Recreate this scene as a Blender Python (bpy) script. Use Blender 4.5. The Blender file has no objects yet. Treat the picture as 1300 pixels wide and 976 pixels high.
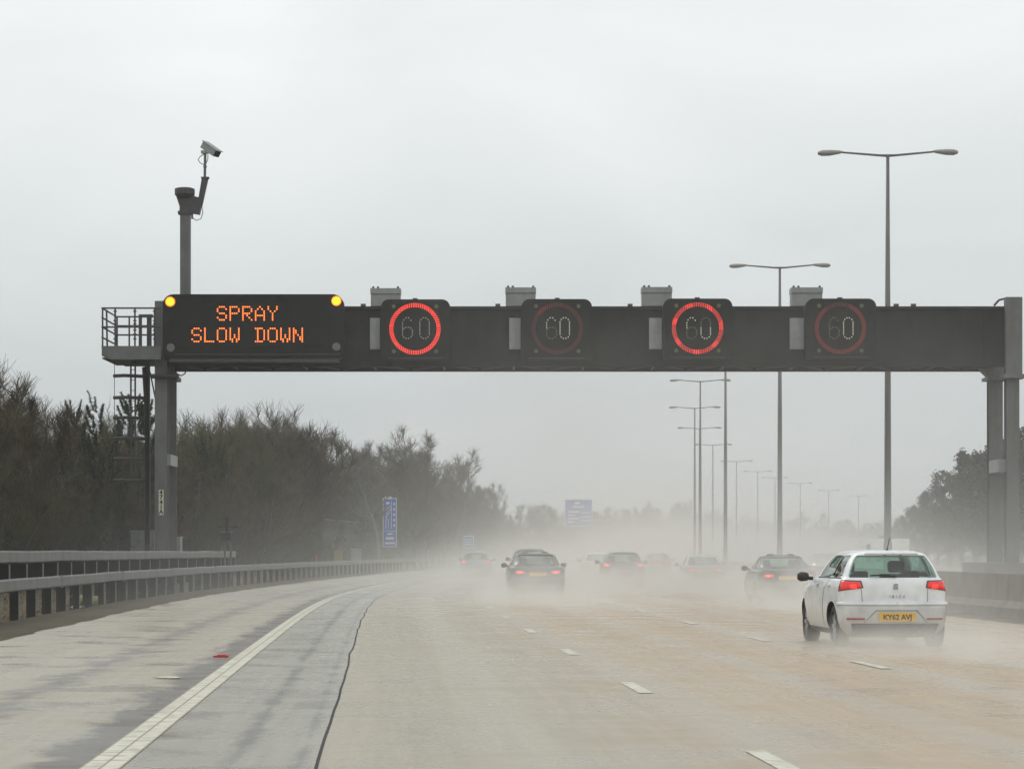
import bpy, bmesh, math, random
from mathutils import Vector, Matrix
R = math.radians
PI = math.pi
sc = bpy.context.scene
C = sc.collection
rnd = random.Random(7)
F, CX, HY, CH = 3000.0, 650.0, 700.0, 1.45      # lens in photo pixels, horizon row, eye height

def PX(x, Y): return (x - CX) * Y / F
def PZ(y, Y): return CH + (HY - y) * Y / F
def P(x, y, Y): return Vector((PX(x, Y), Y, PZ(y, Y)))

# ------------------------------------------------------------------ road line
TAB = [(-60, 1.45), (-30, -.2), (0, -1.88), (24, -3.21), (36.4, -3.90), (51.8, -4.72), (65, -5.33), (75, -5.66), (85, -5.8)]
def pchip(tab, z):
    n = len(tab)
    if z <= tab[0][0]: return tab[0][1] + (z - tab[0][0]) * (tab[1][1] - tab[0][1]) / (tab[1][0] - tab[0][0])
    if z >= tab[-1][0]: return tab[-1][1]
    i = 0
    while tab[i + 1][0] < z: i += 1
    def sl(k):
        if k <= 0: return (tab[1][1] - tab[0][1]) / (tab[1][0] - tab[0][0])
        if k >= n - 1: return 0.0 if tab is TAB else (tab[-1][1] - tab[-2][1]) / (tab[-1][0] - tab[-2][0])
        a = (tab[k][1] - tab[k - 1][1]) / (tab[k][0] - tab[k - 1][0])
        b = (tab[k + 1][1] - tab[k][1]) / (tab[k + 1][0] - tab[k][0])
        if a * b <= 0: return 0.0
        return 2 * a * b / (a + b)
    x0, y0 = tab[i]; x1, y1 = tab[i + 1]; h = x1 - x0; t = (z - x0) / h
    m0, m1 = sl(i) * h, sl(i + 1) * h
    return (2*t**3 - 3*t*t + 1)*y0 + (t**3 - 2*t*t + t)*m0 + (-2*t**3 + 3*t*t)*y1 + (t**3 - t*t)*m1
def L(z):
    if z >= 85: return -5.8 + (z - 85) ** 2 / 3240.0
    return pchip(TAB, z)
def heading(z): return -math.atan((L(z + 1) - L(z - 1)) / 2)     # rotation about Z that looks along the road
def GZ(off): return -0.012 * min(max(0.0, off - 8.0), 9.0)
def at(off, z, h=0.0): return Vector((L(z) + off, z, GZ(off) + h))

# ------------------------------------------------------------------ materials
def new_mat(name):
    m = bpy.data.materials.new(name); m.use_nodes = True
    return m, m.node_tree.nodes, m.node_tree.links
def mat(name, col, rough=.5, metal=0.0, var=.12, scale=3.0, bump=0.0, emit=None, estr=1.0, coat=0.0, dirt=None, dirt_amt=.5, spec=.5, rand=None):
    m, N, K = new_mat(name); b = N['Principled BSDF']
    b.inputs['Roughness'].default_value = rough; b.inputs['Metallic'].default_value = metal
    b.inputs['Specular IOR Level'].default_value = spec
    b.inputs['Coat Weight'].default_value = coat; b.inputs['Coat Roughness'].default_value = .08
    tc = N.new('ShaderNodeTexCoord'); no = N.new('ShaderNodeTexNoise')
    no.inputs['Scale'].default_value = scale; no.inputs['Detail'].default_value = 6; no.inputs['Roughness'].default_value = .6
    K.new(tc.outputs['Object'], no.inputs['Vector'])
    r = N.new('ShaderNodeValToRGB')
    a = [max(0, c * (1 - var)) for c in col]; d = [min(1, c * (1 + var)) for c in col]
    r.color_ramp.elements[0].position = .3; r.color_ramp.elements[1].position = .7
    r.color_ramp.elements[0].color = (*a, 1); r.color_ramp.elements[1].color = (*d, 1)
    K.new(no.outputs['Fac'], r.inputs['Fac'])
    out = r.outputs['Color']
    if dirt:
        n2 = N.new('ShaderNodeTexNoise'); n2.inputs['Scale'].default_value = scale * .5; n2.inputs['Detail'].default_value = 8
        mp = N.new('ShaderNodeMapping'); mp.inputs['Scale'].default_value = (2.5, 2.5, .5)
        K.new(tc.outputs['Object'], mp.inputs['Vector']); K.new(mp.outputs[0], n2.inputs['Vector'])
        r2 = N.new('ShaderNodeValToRGB'); r2.color_ramp.elements[0].position = .5; r2.color_ramp.elements[1].position = .7
        r2.color_ramp.elements[1].color = (dirt_amt,) * 3 + (1,)
        K.new(n2.outputs['Fac'], r2.inputs['Fac'])
        mx = N.new('ShaderNodeMix'); mx.data_type = 'RGBA'
        K.new(r2.outputs['Color'], mx.inputs['Factor']); K.new(out, mx.inputs['A']); mx.inputs['B'].default_value = (*dirt, 1)
        out = mx.outputs['Result']
    if rand:
        oi = N.new('ShaderNodeObjectInfo'); r3 = N.new('ShaderNodeValToRGB')
        r3.color_ramp.elements[0].color = (*rand[0], 1); r3.color_ramp.elements[1].color = (*rand[-1], 1)
        for q_, c_ in enumerate(rand[1:-1]): r3.color_ramp.elements.new((q_ + 1) / (len(rand) - 1)).color = (*c_, 1)
        K.new(oi.outputs['Random'], r3.inputs['Fac']); mx = N.new('ShaderNodeMix'); mx.data_type = 'RGBA'; mx.blend_type = 'MULTIPLY'; mx.clamp_result = False; mx.inputs['Factor'].default_value = 1
        K.new(out, mx.inputs['A']); K.new(r3.outputs['Color'], mx.inputs['B']); out = mx.outputs['Result']
    K.new(out, b.inputs['Base Color'])
    if bump:
        bp = N.new('ShaderNodeBump'); bp.inputs['Strength'].default_value = bump; bp.inputs['Distance'].default_value = .02
        K.new(no.outputs['Fac'], bp.inputs['Height']); K.new(bp.outputs['Normal'], b.inputs['Normal'])
    if emit:
        b.inputs['Emission Color'].default_value = (*emit, 1); b.inputs['Emission Strength'].default_value = estr
    return m
def glass_mat(name, tint=(.55, .68, .62), rough=.04, refl=.75):
    m, N, K = new_mat(name); N.remove(N['Principled BSDF'])
    o = N['Material Output']; t = N.new('ShaderNodeBsdfTransparent'); t.inputs[0].default_value = (*tint, 1)
    g = N.new('ShaderNodeBsdfGlossy'); g.inputs['Roughness'].default_value = rough; g.inputs['Color'].default_value = (refl, refl, refl, 1)
    lw = N.new('ShaderNodeLayerWeight'); pw = N.new('ShaderNodeMath'); pw.operation = 'POWER'; pw.inputs[1].default_value = 4.0; K.new(lw.outputs['Facing'], pw.inputs[0])
    f = N.new('ShaderNodeMath'); f.operation = 'MULTIPLY_ADD'; K.new(pw.outputs[0], f.inputs[0]); f.inputs[1].default_value = .8; f.inputs[2].default_value = .10
    x = N.new('ShaderNodeMixShader'); K.new(f.outputs[0], x.inputs[0]); K.new(t.outputs[0], x.inputs[1]); K.new(g.outputs[0], x.inputs[2])
    K.new(x.outputs[0], o.inputs['Surface'])
    return m

M = {}
M['beam'] = mat('beam_dark_paint', (.020, .022, .020), .7, 0, .35, 1.2, dirt=(.034, .034, .030), dirt_amt=.85, spec=.12)
M['steel'] = mat('grey_gantry_paint', (.12, .125, .12), .55, 0, .15, 2.0, dirt=(.07, .07, .06), dirt_amt=.6)
M['steel_dark'] = mat('dark_steel_paint', (.045, .047, .045), .6, 0, .2, 3.0)  # plain darker grey paint of the steel fittings
M['galv'] = mat('galvanised_rail', (.13, .133, .13), .45, .2, .25, 1.5, dirt=(.075, .07, .058), dirt_amt=.9)
M['post'] = mat('dark_post', (.018, .018, .017), .8, 0, .3, 4, spec=.15)
M['sign_black'] = mat('sign_face_black', (.011, .012, .011), .65, 0, .4, 2.5, dirt=(.022, .022, .02), dirt_amt=.6, spec=.15)
M['led_amber'] = mat('amber_led', (.8, .3, .05), .5, emit=(1.0, .175, .03), estr=2.1)
M['lamp_amber'] = mat('amber_lamp', (.9, .5, .02), .4, emit=(1.0, .52, .01), estr=2.2)
M['lamp_amber_rim'] = mat('amber_lamp_rim', (.8, .3, .02), .4, emit=(1.0, .26, .0), estr=.9)
M['lamp_off'] = mat('unlit_lamp', (.13, .135, .13), .3)
M['lamp_off_y'] = mat('unlit_yellow_lamp', (.09, .10, .03), .3)
M['ring_hi'] = mat('red_led_bright', (.8, .05, .04), .5, emit=(1, .045, .03), estr=1.8)
M['ring_mid'] = mat('red_led_medium', (.6, .05, .04), .5, emit=(1, .05, .04), estr=.75)
M['ring_lo'] = mat('red_led_dim', (.22, .03, .03), .5, emit=(1, .05, .04), estr=.11)
M['ring_vlo'] = mat('red_led_fading', (.12, .025, .025), .5, emit=(1, .05, .04), estr=.035)
M['num_hi'] = mat('white_led', (.5, .5, .4), .5, emit=(1, .95, .75), estr=.30)
M['num_lo'] = mat('white_led_dim', (.12, .12, .1), .5, emit=(1, .95, .75), estr=.045)
M['num_mid'] = mat('white_led_medium', (.3, .3, .25), .5, emit=(1, .95, .8), estr=.12)
M['cab'] = mat('cabinet_grey', (.26, .28, .27), .5, 0, .12, 3, dirt=(.17, .18, .16), dirt_amt=.5)
M['cab_lt'] = mat('panel_pale_grey', (.33, .345, .34), .5, 0, .1, 3, dirt=(.2, .2, .19), dirt_amt=.5)
M['lamp_pole'] = mat('lamp_pole_grey', (.13, .135, .13), .5, .1, .15, .8)
M['lamp_head'] = mat('lamp_head', (.3, .3, .27), .45, 0, .1, 3)
M['conc'] = mat('barrier_concrete', (.22, .21, .18), .8, 0, .25, 1.2, bump=.3, dirt=(.12, .11, .09), dirt_amt=.8)
M['plinth'] = mat('plinth_concrete', (.2, .195, .17), .8, 0, .2, 1.5, bump=.3)
M['sign_blue'] = mat('sign_blue', (.012, .09, .50), .45, 0, .06, 2)
M['sign_white'] = mat('sign_white', (.7, .72, .72), .45, 0, .06, 2)
M['plate_white'] = mat('marker_plate_cream', (.62, .62, .48), .5)
M['ink'] = mat('black_lettering', (.013, .013, .013), .6, spec=.15)
M['timber'] = mat('dark_timber', (.05, .045, .035), .8, 0, .35, 1.5, bump=.4)
M['timber_cap'] = mat('pale_capping', (.24, .24, .22), .7)
M['orange'] = mat('orange_marker', (.5, .1, .03), .5)
M['red'] = mat('red_debris', (.6, .03, .03), .4)
M['rubber'] = mat('tyre_rubber', (.02, .02, .02), .75, 0, .2, 8)
M['alloy'] = mat('alloy_rim', (.4, .41, .42), .35, .7, .1, 6)
M['black_plastic'] = mat('black_plastic', (.022, .022, .023), .55, 0, .2, 6)
M['dark_plastic'] = mat('dirty_plastic', (.06, .058, .052), .7, 0, .3, 6)
M['seam'] = mat('panel_gap', (.05, .05, .05), .7)
M['seam_crease_shade'] = mat('pale_gap_crease_shade', (.30, .31, .31), .7)  # pale panel gaps, also the painted shade of the bumper crease
M['badge_soft'] = mat('letter_grey', (.36, .36, .36), .4, .3)
M['interior'] = mat('car_interior', (.035, .035, .037), .8)
M['glass'] = glass_mat('car_glass', (.62, .80, .73))
M['glass_dark'] = glass_mat('car_glass_tinted', (.36, .42, .40))
M['tail_red'] = mat('tail_lamp_red', (.55, .02, .02), .2, 0, .1, 20, emit=(1, .015, .01), estr=.32, coat=.5)
M['tail_lit'] = mat('tail_lamp_lit', (.7, .04, .03), .2, emit=(1, .045, .03), estr=.8)
M['tail_hi'] = mat('tail_lamp_brake', (.8, .05, .04), .2, emit=(1, .08, .045), estr=2.6)
M['tail_dark'] = mat('tail_lamp_dark', (.06, .05, .05), .25, coat=.5)
M['reflector'] = mat('red_reflector', (.35, .02, .03), .3)
M['headlight'] = mat('headlight_lit', (.9, .9, .85), .2, emit=(1, .93, .78), estr=14)
M['plate_y'] = mat('yellow_plate', (.78, .46, .04), .5, 0, .05, 6)
M['chrome'] = mat('chrome', (.45, .46, .46), .2, .9, .05, 6)
M['badge_grey'] = mat('badge_grey', (.25, .25, .25), .35, .5)
M['bark'] = mat('bark_brown', (.060, .053, .042), .9, 0, .35, 6)
M['bark_pale'] = mat('bark_pale', (.15, .145, .13), .85, 0, .4, 5)
M['twig'] = mat('twig_brown', (.060, .057, .036), .9, 0, .7, .5, spec=.2, rand=[(.55, .58, .5), (1.25, 1.2, 1.0), (.8, .9, .6), (1.9, 1.65, 1.35), (.7, .62, .55)])
M['twig_red'] = mat('twig_reddish', (.074, .060, .040), .9, 0, .7, .5, spec=.2, rand=[(.55, .58, .5), (1.25, 1.2, 1.0), (.8, .9, .6), (1.9, 1.65, 1.35), (.7, .62, .55)])
M['twig_grey'] = mat('twig_grey', (.14, .135, .115), .9, 0, .4, .7, spec=.2)
M['needle'] = mat('pine_needle', (.036, .054, .024), .8, 0, .6, 1.2, spec=.2)
M['leaf'] = mat('evergreen_leaf', (.035, .045, .022), .75, 0, .5, 1.0)
M['ivy'] = mat('undergrowth_leaf', (.034, .042, .018), .8, 0, .6, .8, spec=.2, rand=[(.6, .7, .5), (1.7, 1.6, 1.0), (1.0, 1.2, .8)])
M['leaf_far'] = mat('broad_crown_leaf', (.036, .045, .025), .85, 0, .5, .5, spec=.1)
M['pipe_green'] = mat('green_pipe', (.22, .26, .10), .5)
M['blue_plastic'] = mat('blue_plastic', (.05, .18, .4), .4)
M['white_plastic'] = mat('white_plastic', (.75, .78, .8), .35)
M['straw'] = mat('dead_stems', (.30, .24, .15), .9, 0, .6, 3)
def paint(name, col, rough=.32):
    m = mat(name, col, rough, .0, .04, 3, coat=.6, dirt=tuple(c * .75 + .02 for c in col), dirt_amt=.35)
    N, K = m.node_tree.nodes, m.node_tree.links; b = N['Principled BSDF']        # road film on the lower panels
    tc = N.new('ShaderNodeTexCoord'); sp = N.new('ShaderNodeSeparateXYZ'); K.new(tc.outputs['Object'], sp.inputs[0])
    no = N.new('ShaderNodeTexNoise'); no.inputs['Scale'].default_value = 5; no.inputs['Detail'].default_value = 8; K.new(tc.outputs['Object'], no.inputs[0])
    a = N.new('ShaderNodeMath'); a.operation = 'MULTIPLY_ADD'; a.inputs[1].default_value = .9; K.new(no.outputs['Fac'], a.inputs[0]); K.new(sp.outputs['Z'], a.inputs[2])
    r = N.new('ShaderNodeMapRange'); K.new(a.outputs[0], r.inputs['Value']); r.inputs['From Min'].default_value = .65; r.inputs['From Max'].default_value = 1.35; r.inputs['To Min'].default_value = .62; r.inputs['To Max'].default_value = 0
    x = N.new('ShaderNodeMix'); x.data_type = 'RGBA'; K.new(r.outputs[0], x.inputs['Factor'])
    l = b.inputs['Base Color'].links[0]; K.new(l.from_socket, x.inputs['A']); x.inputs['B'].default_value = (.30, .275, .23, 1); K.new(x.outputs['Result'], b.inputs['Base Color'])
    return m

# ------------------------------------------------------------------ mesh builder
class MB:
    def __init__(s): s.v = []; s.f = []; s.mi = []; s.uv = None
    def add(s, vs, fs, mi=0):
        o = len(s.v); s.v.extend([tuple(v) for v in vs]); s.f.extend([tuple(i + o for i in f) for f in fs]); s.mi.extend([mi] * len(fs))
    def box(s, x0, x1, y0, y1, z0, z1, mi=0, rot=0.0, piv=None):
        vs = [Vector((x, y, z)) for z in (z0, z1) for y in (y0, y1) for x in (x0, x1)]
        if rot:
            p = Vector(piv) if piv else Vector(((x0+x1)/2, (y0+y1)/2, 0)); m = Matrix.Rotation(rot, 3, 'Z')
            vs = [m @ (v - p) + p for v in vs]
        s.add(vs, [(0, 2, 3, 1), (4, 5, 7, 6), (0, 1, 5, 4), (2, 6, 7, 3), (0, 4, 6, 2), (1, 3, 7, 5)], mi)
    def tube(s, pts, rad, n=8, mi=0, cap=True):
        pts = [Vector(p) for p in pts]; k = len(pts)
        rs = rad if isinstance(rad, (list, tuple)) else [rad] * k
        vs = []; up = None
        for i in range(k):
            d = (pts[min(i + 1, k - 1)] - pts[max(i - 1, 0)])
            d = d.normalized() if d.length > 1e-9 else Vector((0, 0, 1))
            if up is None: up = d.orthogonal().normalized()
            a = (up - d * up.dot(d)); a = a.normalized() if a.length > 1e-6 else d.orthogonal().normalized(); up = a
            b = d.cross(a)
            for j in range(n):
                t = 2 * PI * j / n
                vs.append(pts[i] + (a * math.cos(t) + b * math.sin(t)) * rs[i])
        fs = [(i*n + j, i*n + (j+1) % n, (i+1)*n + (j+1) % n, (i+1)*n + j) for i in range(k - 1) for j in range(n)]
        if cap: fs += [tuple(range(n))[::-1], tuple((k-1)*n + j for j in range(n))]
        s.add(vs, fs, mi)
    def bar(s, a, b, w, mi=0): s.tube([a, b], w / 2 * 1.25, 4, mi)
    def disc(s, c, r, depth=.02, n=20, mi=0):          # faces -Y
        c = Vector(c)
        vs = [(c.x + r*math.cos(2*PI*j/n), c.y, c.z + r*math.sin(2*PI*j/n)) for j in range(n)]
        vs += [(x, y + depth, z) for x, y, z in vs]
        s.add(vs, [tuple(range(n)), tuple(range(2*n - 1, n - 1, -1))] + [(j, j + n, (j+1) % n + n, (j+1) % n) for j in range(n)], mi)
    def prism(s, pts2, y0, y1, mi=0):                   # outline in XZ, extruded along Y
        n = len(pts2)
        vs = [(x, y0, z) for x, z in pts2] + [(x, y1, z) for x, z in pts2]
        s.add(vs, [tuple(range(n)), tuple(range(2*n - 1, n - 1, -1))] + [(j, j + n, (j+1) % n + n, (j+1) % n) for j in range(n)], mi)
    def build(s, name, mats, parent=None, smooth=False, loc=None):
        me = bpy.data.meshes.new(name); me.from_pydata(s.v, [], s.f)
        mats = mats if isinstance(mats, (list, tuple)) else [mats]
        for m in mats: me.materials.append(m)
        if any(s.mi): me.polygons.foreach_set('material_index', s.mi)
        if s.uv:
            ul = me.uv_layers.new(name='UVMap')
            for lp in me.loops: ul.data[lp.index].uv = s.uv[lp.vertex_index]
        if smooth: me.polygons.foreach_set('use_smooth', [True] * len(me.polygons))
        me.update()
        o = bpy.data.objects.new(name, me); C.objects.link(o)
        if parent is not None: o.parent = parent
        if loc is not None: o.location = loc
        return o
def loose(mb):
    par = list(range(len(mb.v)))
    def fd(i):
        while par[i] != i: par[i] = par[par[i]]; i = par[i]
        return i
    for f in mb.f:
        r0 = fd(f[0])
        for i in f[1:]: par[fd(i)] = r0
    gr = {}
    for f, m_ in zip(mb.f, mb.mi): gr.setdefault(fd(f[0]), []).append((f, m_))
    out = []
    for fs in gr.values():
        b = MB(); mp_ = {}
        for f, m_ in fs:
            ids = []
            for i in f:
                if i not in mp_: mp_[i] = len(b.v); b.v.append(mb.v[i])
                ids.append(mp_[i])
            b.f.append(tuple(ids)); b.mi.append(m_)
        out.append(b)
    return out
def fixn(o):
    bm = bmesh.new(); bm.from_mesh(o.data); bmesh.ops.recalc_face_normals(bm, faces=bm.faces); bm.to_mesh(o.data); bm.free(); return o
def tag(o, label=None, cat=None, group=None, kind=None):
    if label: o['label'] = label
    if cat: o['category'] = cat
    if group: o['group'] = group
    if kind: o['kind'] = kind
    return o
def thing(name, label, cat, loc=(0, 0, 0), rz=0.0, group=None):
    o = bpy.data.objects.new(name, None); C.objects.link(o); o.location = loc; o.rotation_euler = (0, 0, rz)
    o.empty_display_size = .3
    return tag(o, label, cat, group)
def dup(root, loc, rz=0.0, label=None, group=None, scale=None):
    r = root.copy(); C.objects.link(r); r.location = loc; r.rotation_euler = (0, 0, rz)
    if label: r['label'] = label
    if group: r['group'] = group
    if scale is not None: r.scale = scale
    for ch in list(root.children):
        c = ch.copy(); C.objects.link(c); c.parent = r
        for g in ch.children:
            d = g.copy(); C.objects.link(d); d.parent = c
    return r
def text_mb(txt, size, mi=0, extrude=.004, name='lettering', m=None, parent=None, loc=(0, 0, 0), align='CENTER', spacing=1.0, bold=0.0):
    cu = bpy.data.curves.new(name, 'FONT'); cu.body = txt; cu.size = size; cu.extrude = extrude; cu.align_x = align; cu.align_y = 'CENTER'
    cu.space_character = spacing; cu.offset = bold; cu.resolution_u = 3
    t = bpy.data.objects.new(name, cu); C.objects.link(t)
    dg = bpy.context.evaluated_depsgraph_get(); me = bpy.data.meshes.new_from_object(t.evaluated_get(dg))
    bpy.data.objects.remove(t); bpy.data.curves.remove(cu)
    me.transform(Matrix.Rotation(PI / 2, 4, 'X')); me.materials.clear(); me.materials.append(m)
    o = bpy.data.objects.new(name, me); C.objects.link(o); o.location = loc
    if parent is not None: o.parent = parent
    return o
def rrect(x0, x1, z0, z1, rt, rb=0.0, n=6):
    pts = []
    def arc(cx, cz, r, a0):
        if r <= 0: pts.append((cx, cz)); return
        for i in range(n + 1):
            a = a0 + PI / 2 * i / n; pts.append((cx + r*math.cos(a), cz + r*math.sin(a)))
    arc(x1 - rt, z1 - rt, rt, 0); arc(x0 + rt, z1 - rt, rt, PI/2); arc(x0 + rb, z0 + rb, rb, PI); arc(x1 - rb, z0 + rb, rb, 1.5*PI)
    return pts

# ------------------------------------------------------------------ ground and roads
def strip(name, off0, off1, z0, z1, step, h, m, nc=1, kind='structure', parent=None, wob=None):
    b = MB(); b.uv = []
    zs = []; z = z0
    while z < z1 - 1e-6: zs.append(z); z += step if z < 150 else step * 2
    zs.append(z1)
    for z in zs:
        for c in range(nc + 1):
            off = off0 + (off1 - off0) * c / nc
            wo = wob(z) if wob else 0
            p = at(off + wo, z, h); b.v.append(tuple(p)); b.uv.append((off, z))
    for i in range(len(zs) - 1):
        for c in range(nc):
            a = i * (nc + 1) + c
            b.f.append((a, a + 1, a + nc + 2, a + nc + 1)); b.mi.append(0)
    o = b.build(name, m, parent)
    if kind: o['kind'] = kind
    return o

def road_mat(name, base, wet, strip_fn=None, joints=True, tyre=None, rough=(.28, .6), dark_edge=None):
    """concrete: UV = (metres from the left edge line, metres along the road)"""
    m, N, K = new_mat(name); b = N['Principled BSDF']
    uv = N.new('ShaderNodeUVMap'); sep = N.new('ShaderNodeSeparateXYZ'); K.new(uv.outputs[0], sep.inputs[0])
    def noise(sx, sy, scale, det=6, rgh=.6, dist=0):
        mp = N.new('ShaderNodeMapping'); mp.inputs['Scale'].default_value = (sx, sy, 1); K.new(uv.outputs[0], mp.inputs[0])
        n = N.new('ShaderNodeTexNoise'); n.inputs['Scale'].default_value = scale; n.inputs['Detail'].default_value = det
        n.inputs['Roughness'].default_value = rgh; n.inputs['Distortion'].default_value = dist
        K.new(mp.outputs[0], n.inputs['Vector']); return n.outputs['Fac']
    def ramp(f, p0, p1, c0=(0, 0, 0), c1=(1, 1, 1)):
        r = N.new('ShaderNodeValToRGB'); r.color_ramp.elements[0].position = p0; r.color_ramp.elements[1].position = p1
        r.color_ramp.elements[0].color = (*c0, 1); r.color_ramp.elements[1].color = (*c1, 1); K.new(f, r.inputs[0]); return r.outputs[0]
    def mix(f, a, c, mode='MIX'):
        x = N.new('ShaderNodeMix'); x.data_type = 'RGBA'; x.blend_type = mode
        if isinstance(f, float): x.inputs['Factor'].default_value = f
        else: K.new(f, x.inputs['Factor'])
        for inp, v in (('A', a), ('B', c)):
            if isinstance(v, tuple): x.inputs[inp].default_value = (*v, 1)
            else: K.new(v, x.inputs[inp])
        return x.outputs['Result']
    def math_(op, a, c=None, d=None):
        x = N.new('ShaderNodeMath'); x.operation = op
        for i, v in enumerate((a, c, d)):
            if v is None: continue
            if isinstance(v, (int, float)): x.inputs[i].default_value = v
            else: K.new(v, x.inputs[i])
        return x.outputs[0]
    U, V = sep.outputs['X'], sep.outputs['Y']
    col = ramp(noise(1.0, .012, 1.0, 5), .32, .68, tuple(c * .88 for c in base), tuple(c * 1.1 for c in base))
    if tyre is not None and tyre < 10:
        lane = ramp(math_('DIVIDE', U, 15.0), .22, .40, (.86, .96, 1.04), (1.04, .985, .925)); col = mix(1.0, col, lane, 'MULTIPLY')
    fine = ramp(noise(2.0, .05, 5.0, 8, .75), .3, .72, (.84, .84, .83), (1.10, 1.10, 1.09))
    col = mix(1.0, col, fine, 'MULTIPLY')
    streak = ramp(noise(2.2, .022, 1.0, 6, .65, .3), .52, .68)                 # transverse streaks of standing water
    col = mix(math_('MULTIPLY', streak, .38), col, wet)
    if tyre is not None:                                                        # two wet wheel tracks a lane, their glossy sheen painted as paler colour
        ph = math_('MULTIPLY', math_('SUBTRACT', U, tyre), 2 * PI / 1.8)
        tr = ramp(math_('ADD', math_('MULTIPLY', math_('COSINE', ph), .5), math_('MULTIPLY', noise(1.5, .006, 1.5), .9)), .55, .95)
        col = mix(math_('MULTIPLY', tr, .7), col, tuple(c * 1.12 for c in wet))
    mask = None
    if dark_edge:                                                               # ragged dark tar stain, its own shape
        for (c0, wd, thr, dcol, sy) in dark_edge:
            d = math_('ABSOLUTE', math_('SUBTRACT', U, c0))
            g = math_('SUBTRACT', 1.0, math_('DIVIDE', d, wd))
            k = ramp(math_('ADD', math_('MULTIPLY', g, .55), math_('MULTIPLY', noise(1.2, sy, 1.4, 7, .7, .6), .75)), thr, thr + .13)
            gate = math_('GREATER_THAN', g, 0.0)
            k = math_('MULTIPLY', k, gate)
            col = mix(math_('MULTIPLY', k, .8), col, dcol)
    if joints:
        fr = math_('FRACT', math_('DIVIDE', V, 5.0)); j = math_('LESS_THAN', fr, .007)
        col = mix(math_('MULTIPLY', j, .35), col, (.09, .085, .07))
    K.new(col, b.inputs['Base Color'])
    rg = N.new('ShaderNodeMapRange'); K.new(noise(.5, .6, 1.3, 6), rg.inputs['Value'])
    rg.inputs['From Min'].default_value = .35; rg.inputs['From Max'].default_value = .65
    rg.inputs['To Min'].default_value = rough[0]; rg.inputs['To Max'].default_value = rough[1]
    K.new(rg.outputs[0], b.inputs['Roughness'])
    bp = N.new('ShaderNodeBump'); bp.inputs['Strength'].default_value = .25; bp.inputs['Distance'].default_value = .006
    K.new(noise(1, 1, 30, 5), bp.inputs['Height']); K.new(bp.outputs[0], b.inputs['Normal'])
    b.inputs['Specular IOR Level'].default_value = .42
    return m

M['road'] = road_mat('road_concrete', (.395, .312, .200), (.35, .312, .24), tyre=.15 + 4.6, rough=(.19, .45))
M['road_edge'] = road_mat('road_grey_strip', (.30, .29, .235), (.235, .24, .21), rough=(.14, .4),
    dark_edge=[(.85, .42, .78, (.08, .078, .068), .35), (1.32, .3, .84, (.12, .115, .10), .5)])
M['shoulder'] = road_mat('shoulder_concrete', (.32, .29, .215), (.25, .24, .20), joints=True, rough=(.2, .55),
    dark_edge=[(-.22, .8, .68, (.05, .043, .036), .55), (-1.7, 1.3, .80, (.10, .09, .075), 1.0)])
M['asph'] = road_mat('dark_asphalt', (.10, .088, .068), (.07, .062, .05), joints=False, rough=(.4, .8))
M['opp'] = road_mat('far_carriageway_concrete', (.30, .26, .19), (.25, .23, .18), tyre=26.2, rough=(.35, .65))

g = MB()
xs = [-1200, -700, -420, -260, -160, -100, -60, -40, -30, -24, -18, -14, -11, -8.5, -6.6, -5.2, 17, 38, 44, 46, 50, 60, 90, 140, 220, 420, 800, 1500]
zs = [-60, -20, 0, 20, 30, 40, 50, 60, 70, 80, 90, 100, 110, 120, 135, 150, 165, 180, 200, 220, 240, 260, 280, 300, 325, 350, 380, 410, 450, 500, 550, 600, 700, 850, 1050, 1400]
for z in zs:
    for o_ in xs:
        h = -.14
        if o_ < -8: h = -.1 + min(1.6, (-8 - o_) * .13) + rnd.uniform(-.08, .08)
        if o_ > 44: h = -.15 + min(1.5, (o_ - 44) * .12) + rnd.uniform(-.08, .08)
        g.v.append((L(min(z, 620)) + o_ + (max(0, z - 620) * .33), z, h))
for i in range(len(zs) - 1):
    for j in range(len(xs) - 1):
        a = i * len(xs) + j; g.f.append((a, a + 1, a + len(xs) + 1, a + len(xs))); g.mi.append(0)
def ground_mat():
    m, N, K = new_mat('verge_litter'); b = N['Principled BSDF']; b.inputs['Roughness'].default_value = .9
    tc = N.new('ShaderNodeTexCoord')
    n1 = N.new('ShaderNodeTexNoise'); n1.inputs['Scale'].default_value = .35; n1.inputs['Detail'].default_value = 8
    n2 = N.new('ShaderNodeTexNoise'); n2.inputs['Scale'].default_value = 9; n2.inputs['Detail'].default_value = 8; n2.inputs['Roughness'].default_value = .75
    K.new(tc.outputs['Object'], n1.inputs[0]); K.new(tc.outputs['Object'], n2.inputs[0])
    r1 = N.new('ShaderNodeValToRGB'); e = r1.color_ramp.elements
    e[0].position = .35; e[0].color = (.055, .042, .026, 1); e[1].position = .65; e[1].color = (.075, .075, .035, 1)
    r2 = N.new('ShaderNodeValToRGB'); e = r2.color_ramp.elements
    e[0].position = .35; e[0].color = (.45, .43, .4, 1); e[1].position = .7; e[1].color = (1.7, 1.55, 1.3, 1)
    K.new(n1.outputs['Fac'], r1.inputs[0]); K.new(n2.outputs['Fac'], r2.inputs[0])
    x = N.new('ShaderNodeMix'); x.data_type = 'RGBA'; x.blend_type = 'MULTIPLY'; x.inputs['Factor'].default_value = 1
    K.new(r1.outputs[0], x.inputs['A']); K.new(r2.outputs[0], x.inputs['B']); K.new(x.outputs['Result'], b.inputs['Base Color'])
    bp = N.new('ShaderNodeBump'); bp.inputs['Strength'].default_value = .8; bp.inputs['Distance'].default_value = .08
    K.new(n2.outputs['Fac'], bp.inputs['Height']); K.new(bp.outputs[0], b.inputs['Normal'])
    return m
M['earth'] = ground_mat()
tag(g.build('ground', ground_mat(), smooth=True), kind='structure')

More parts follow.
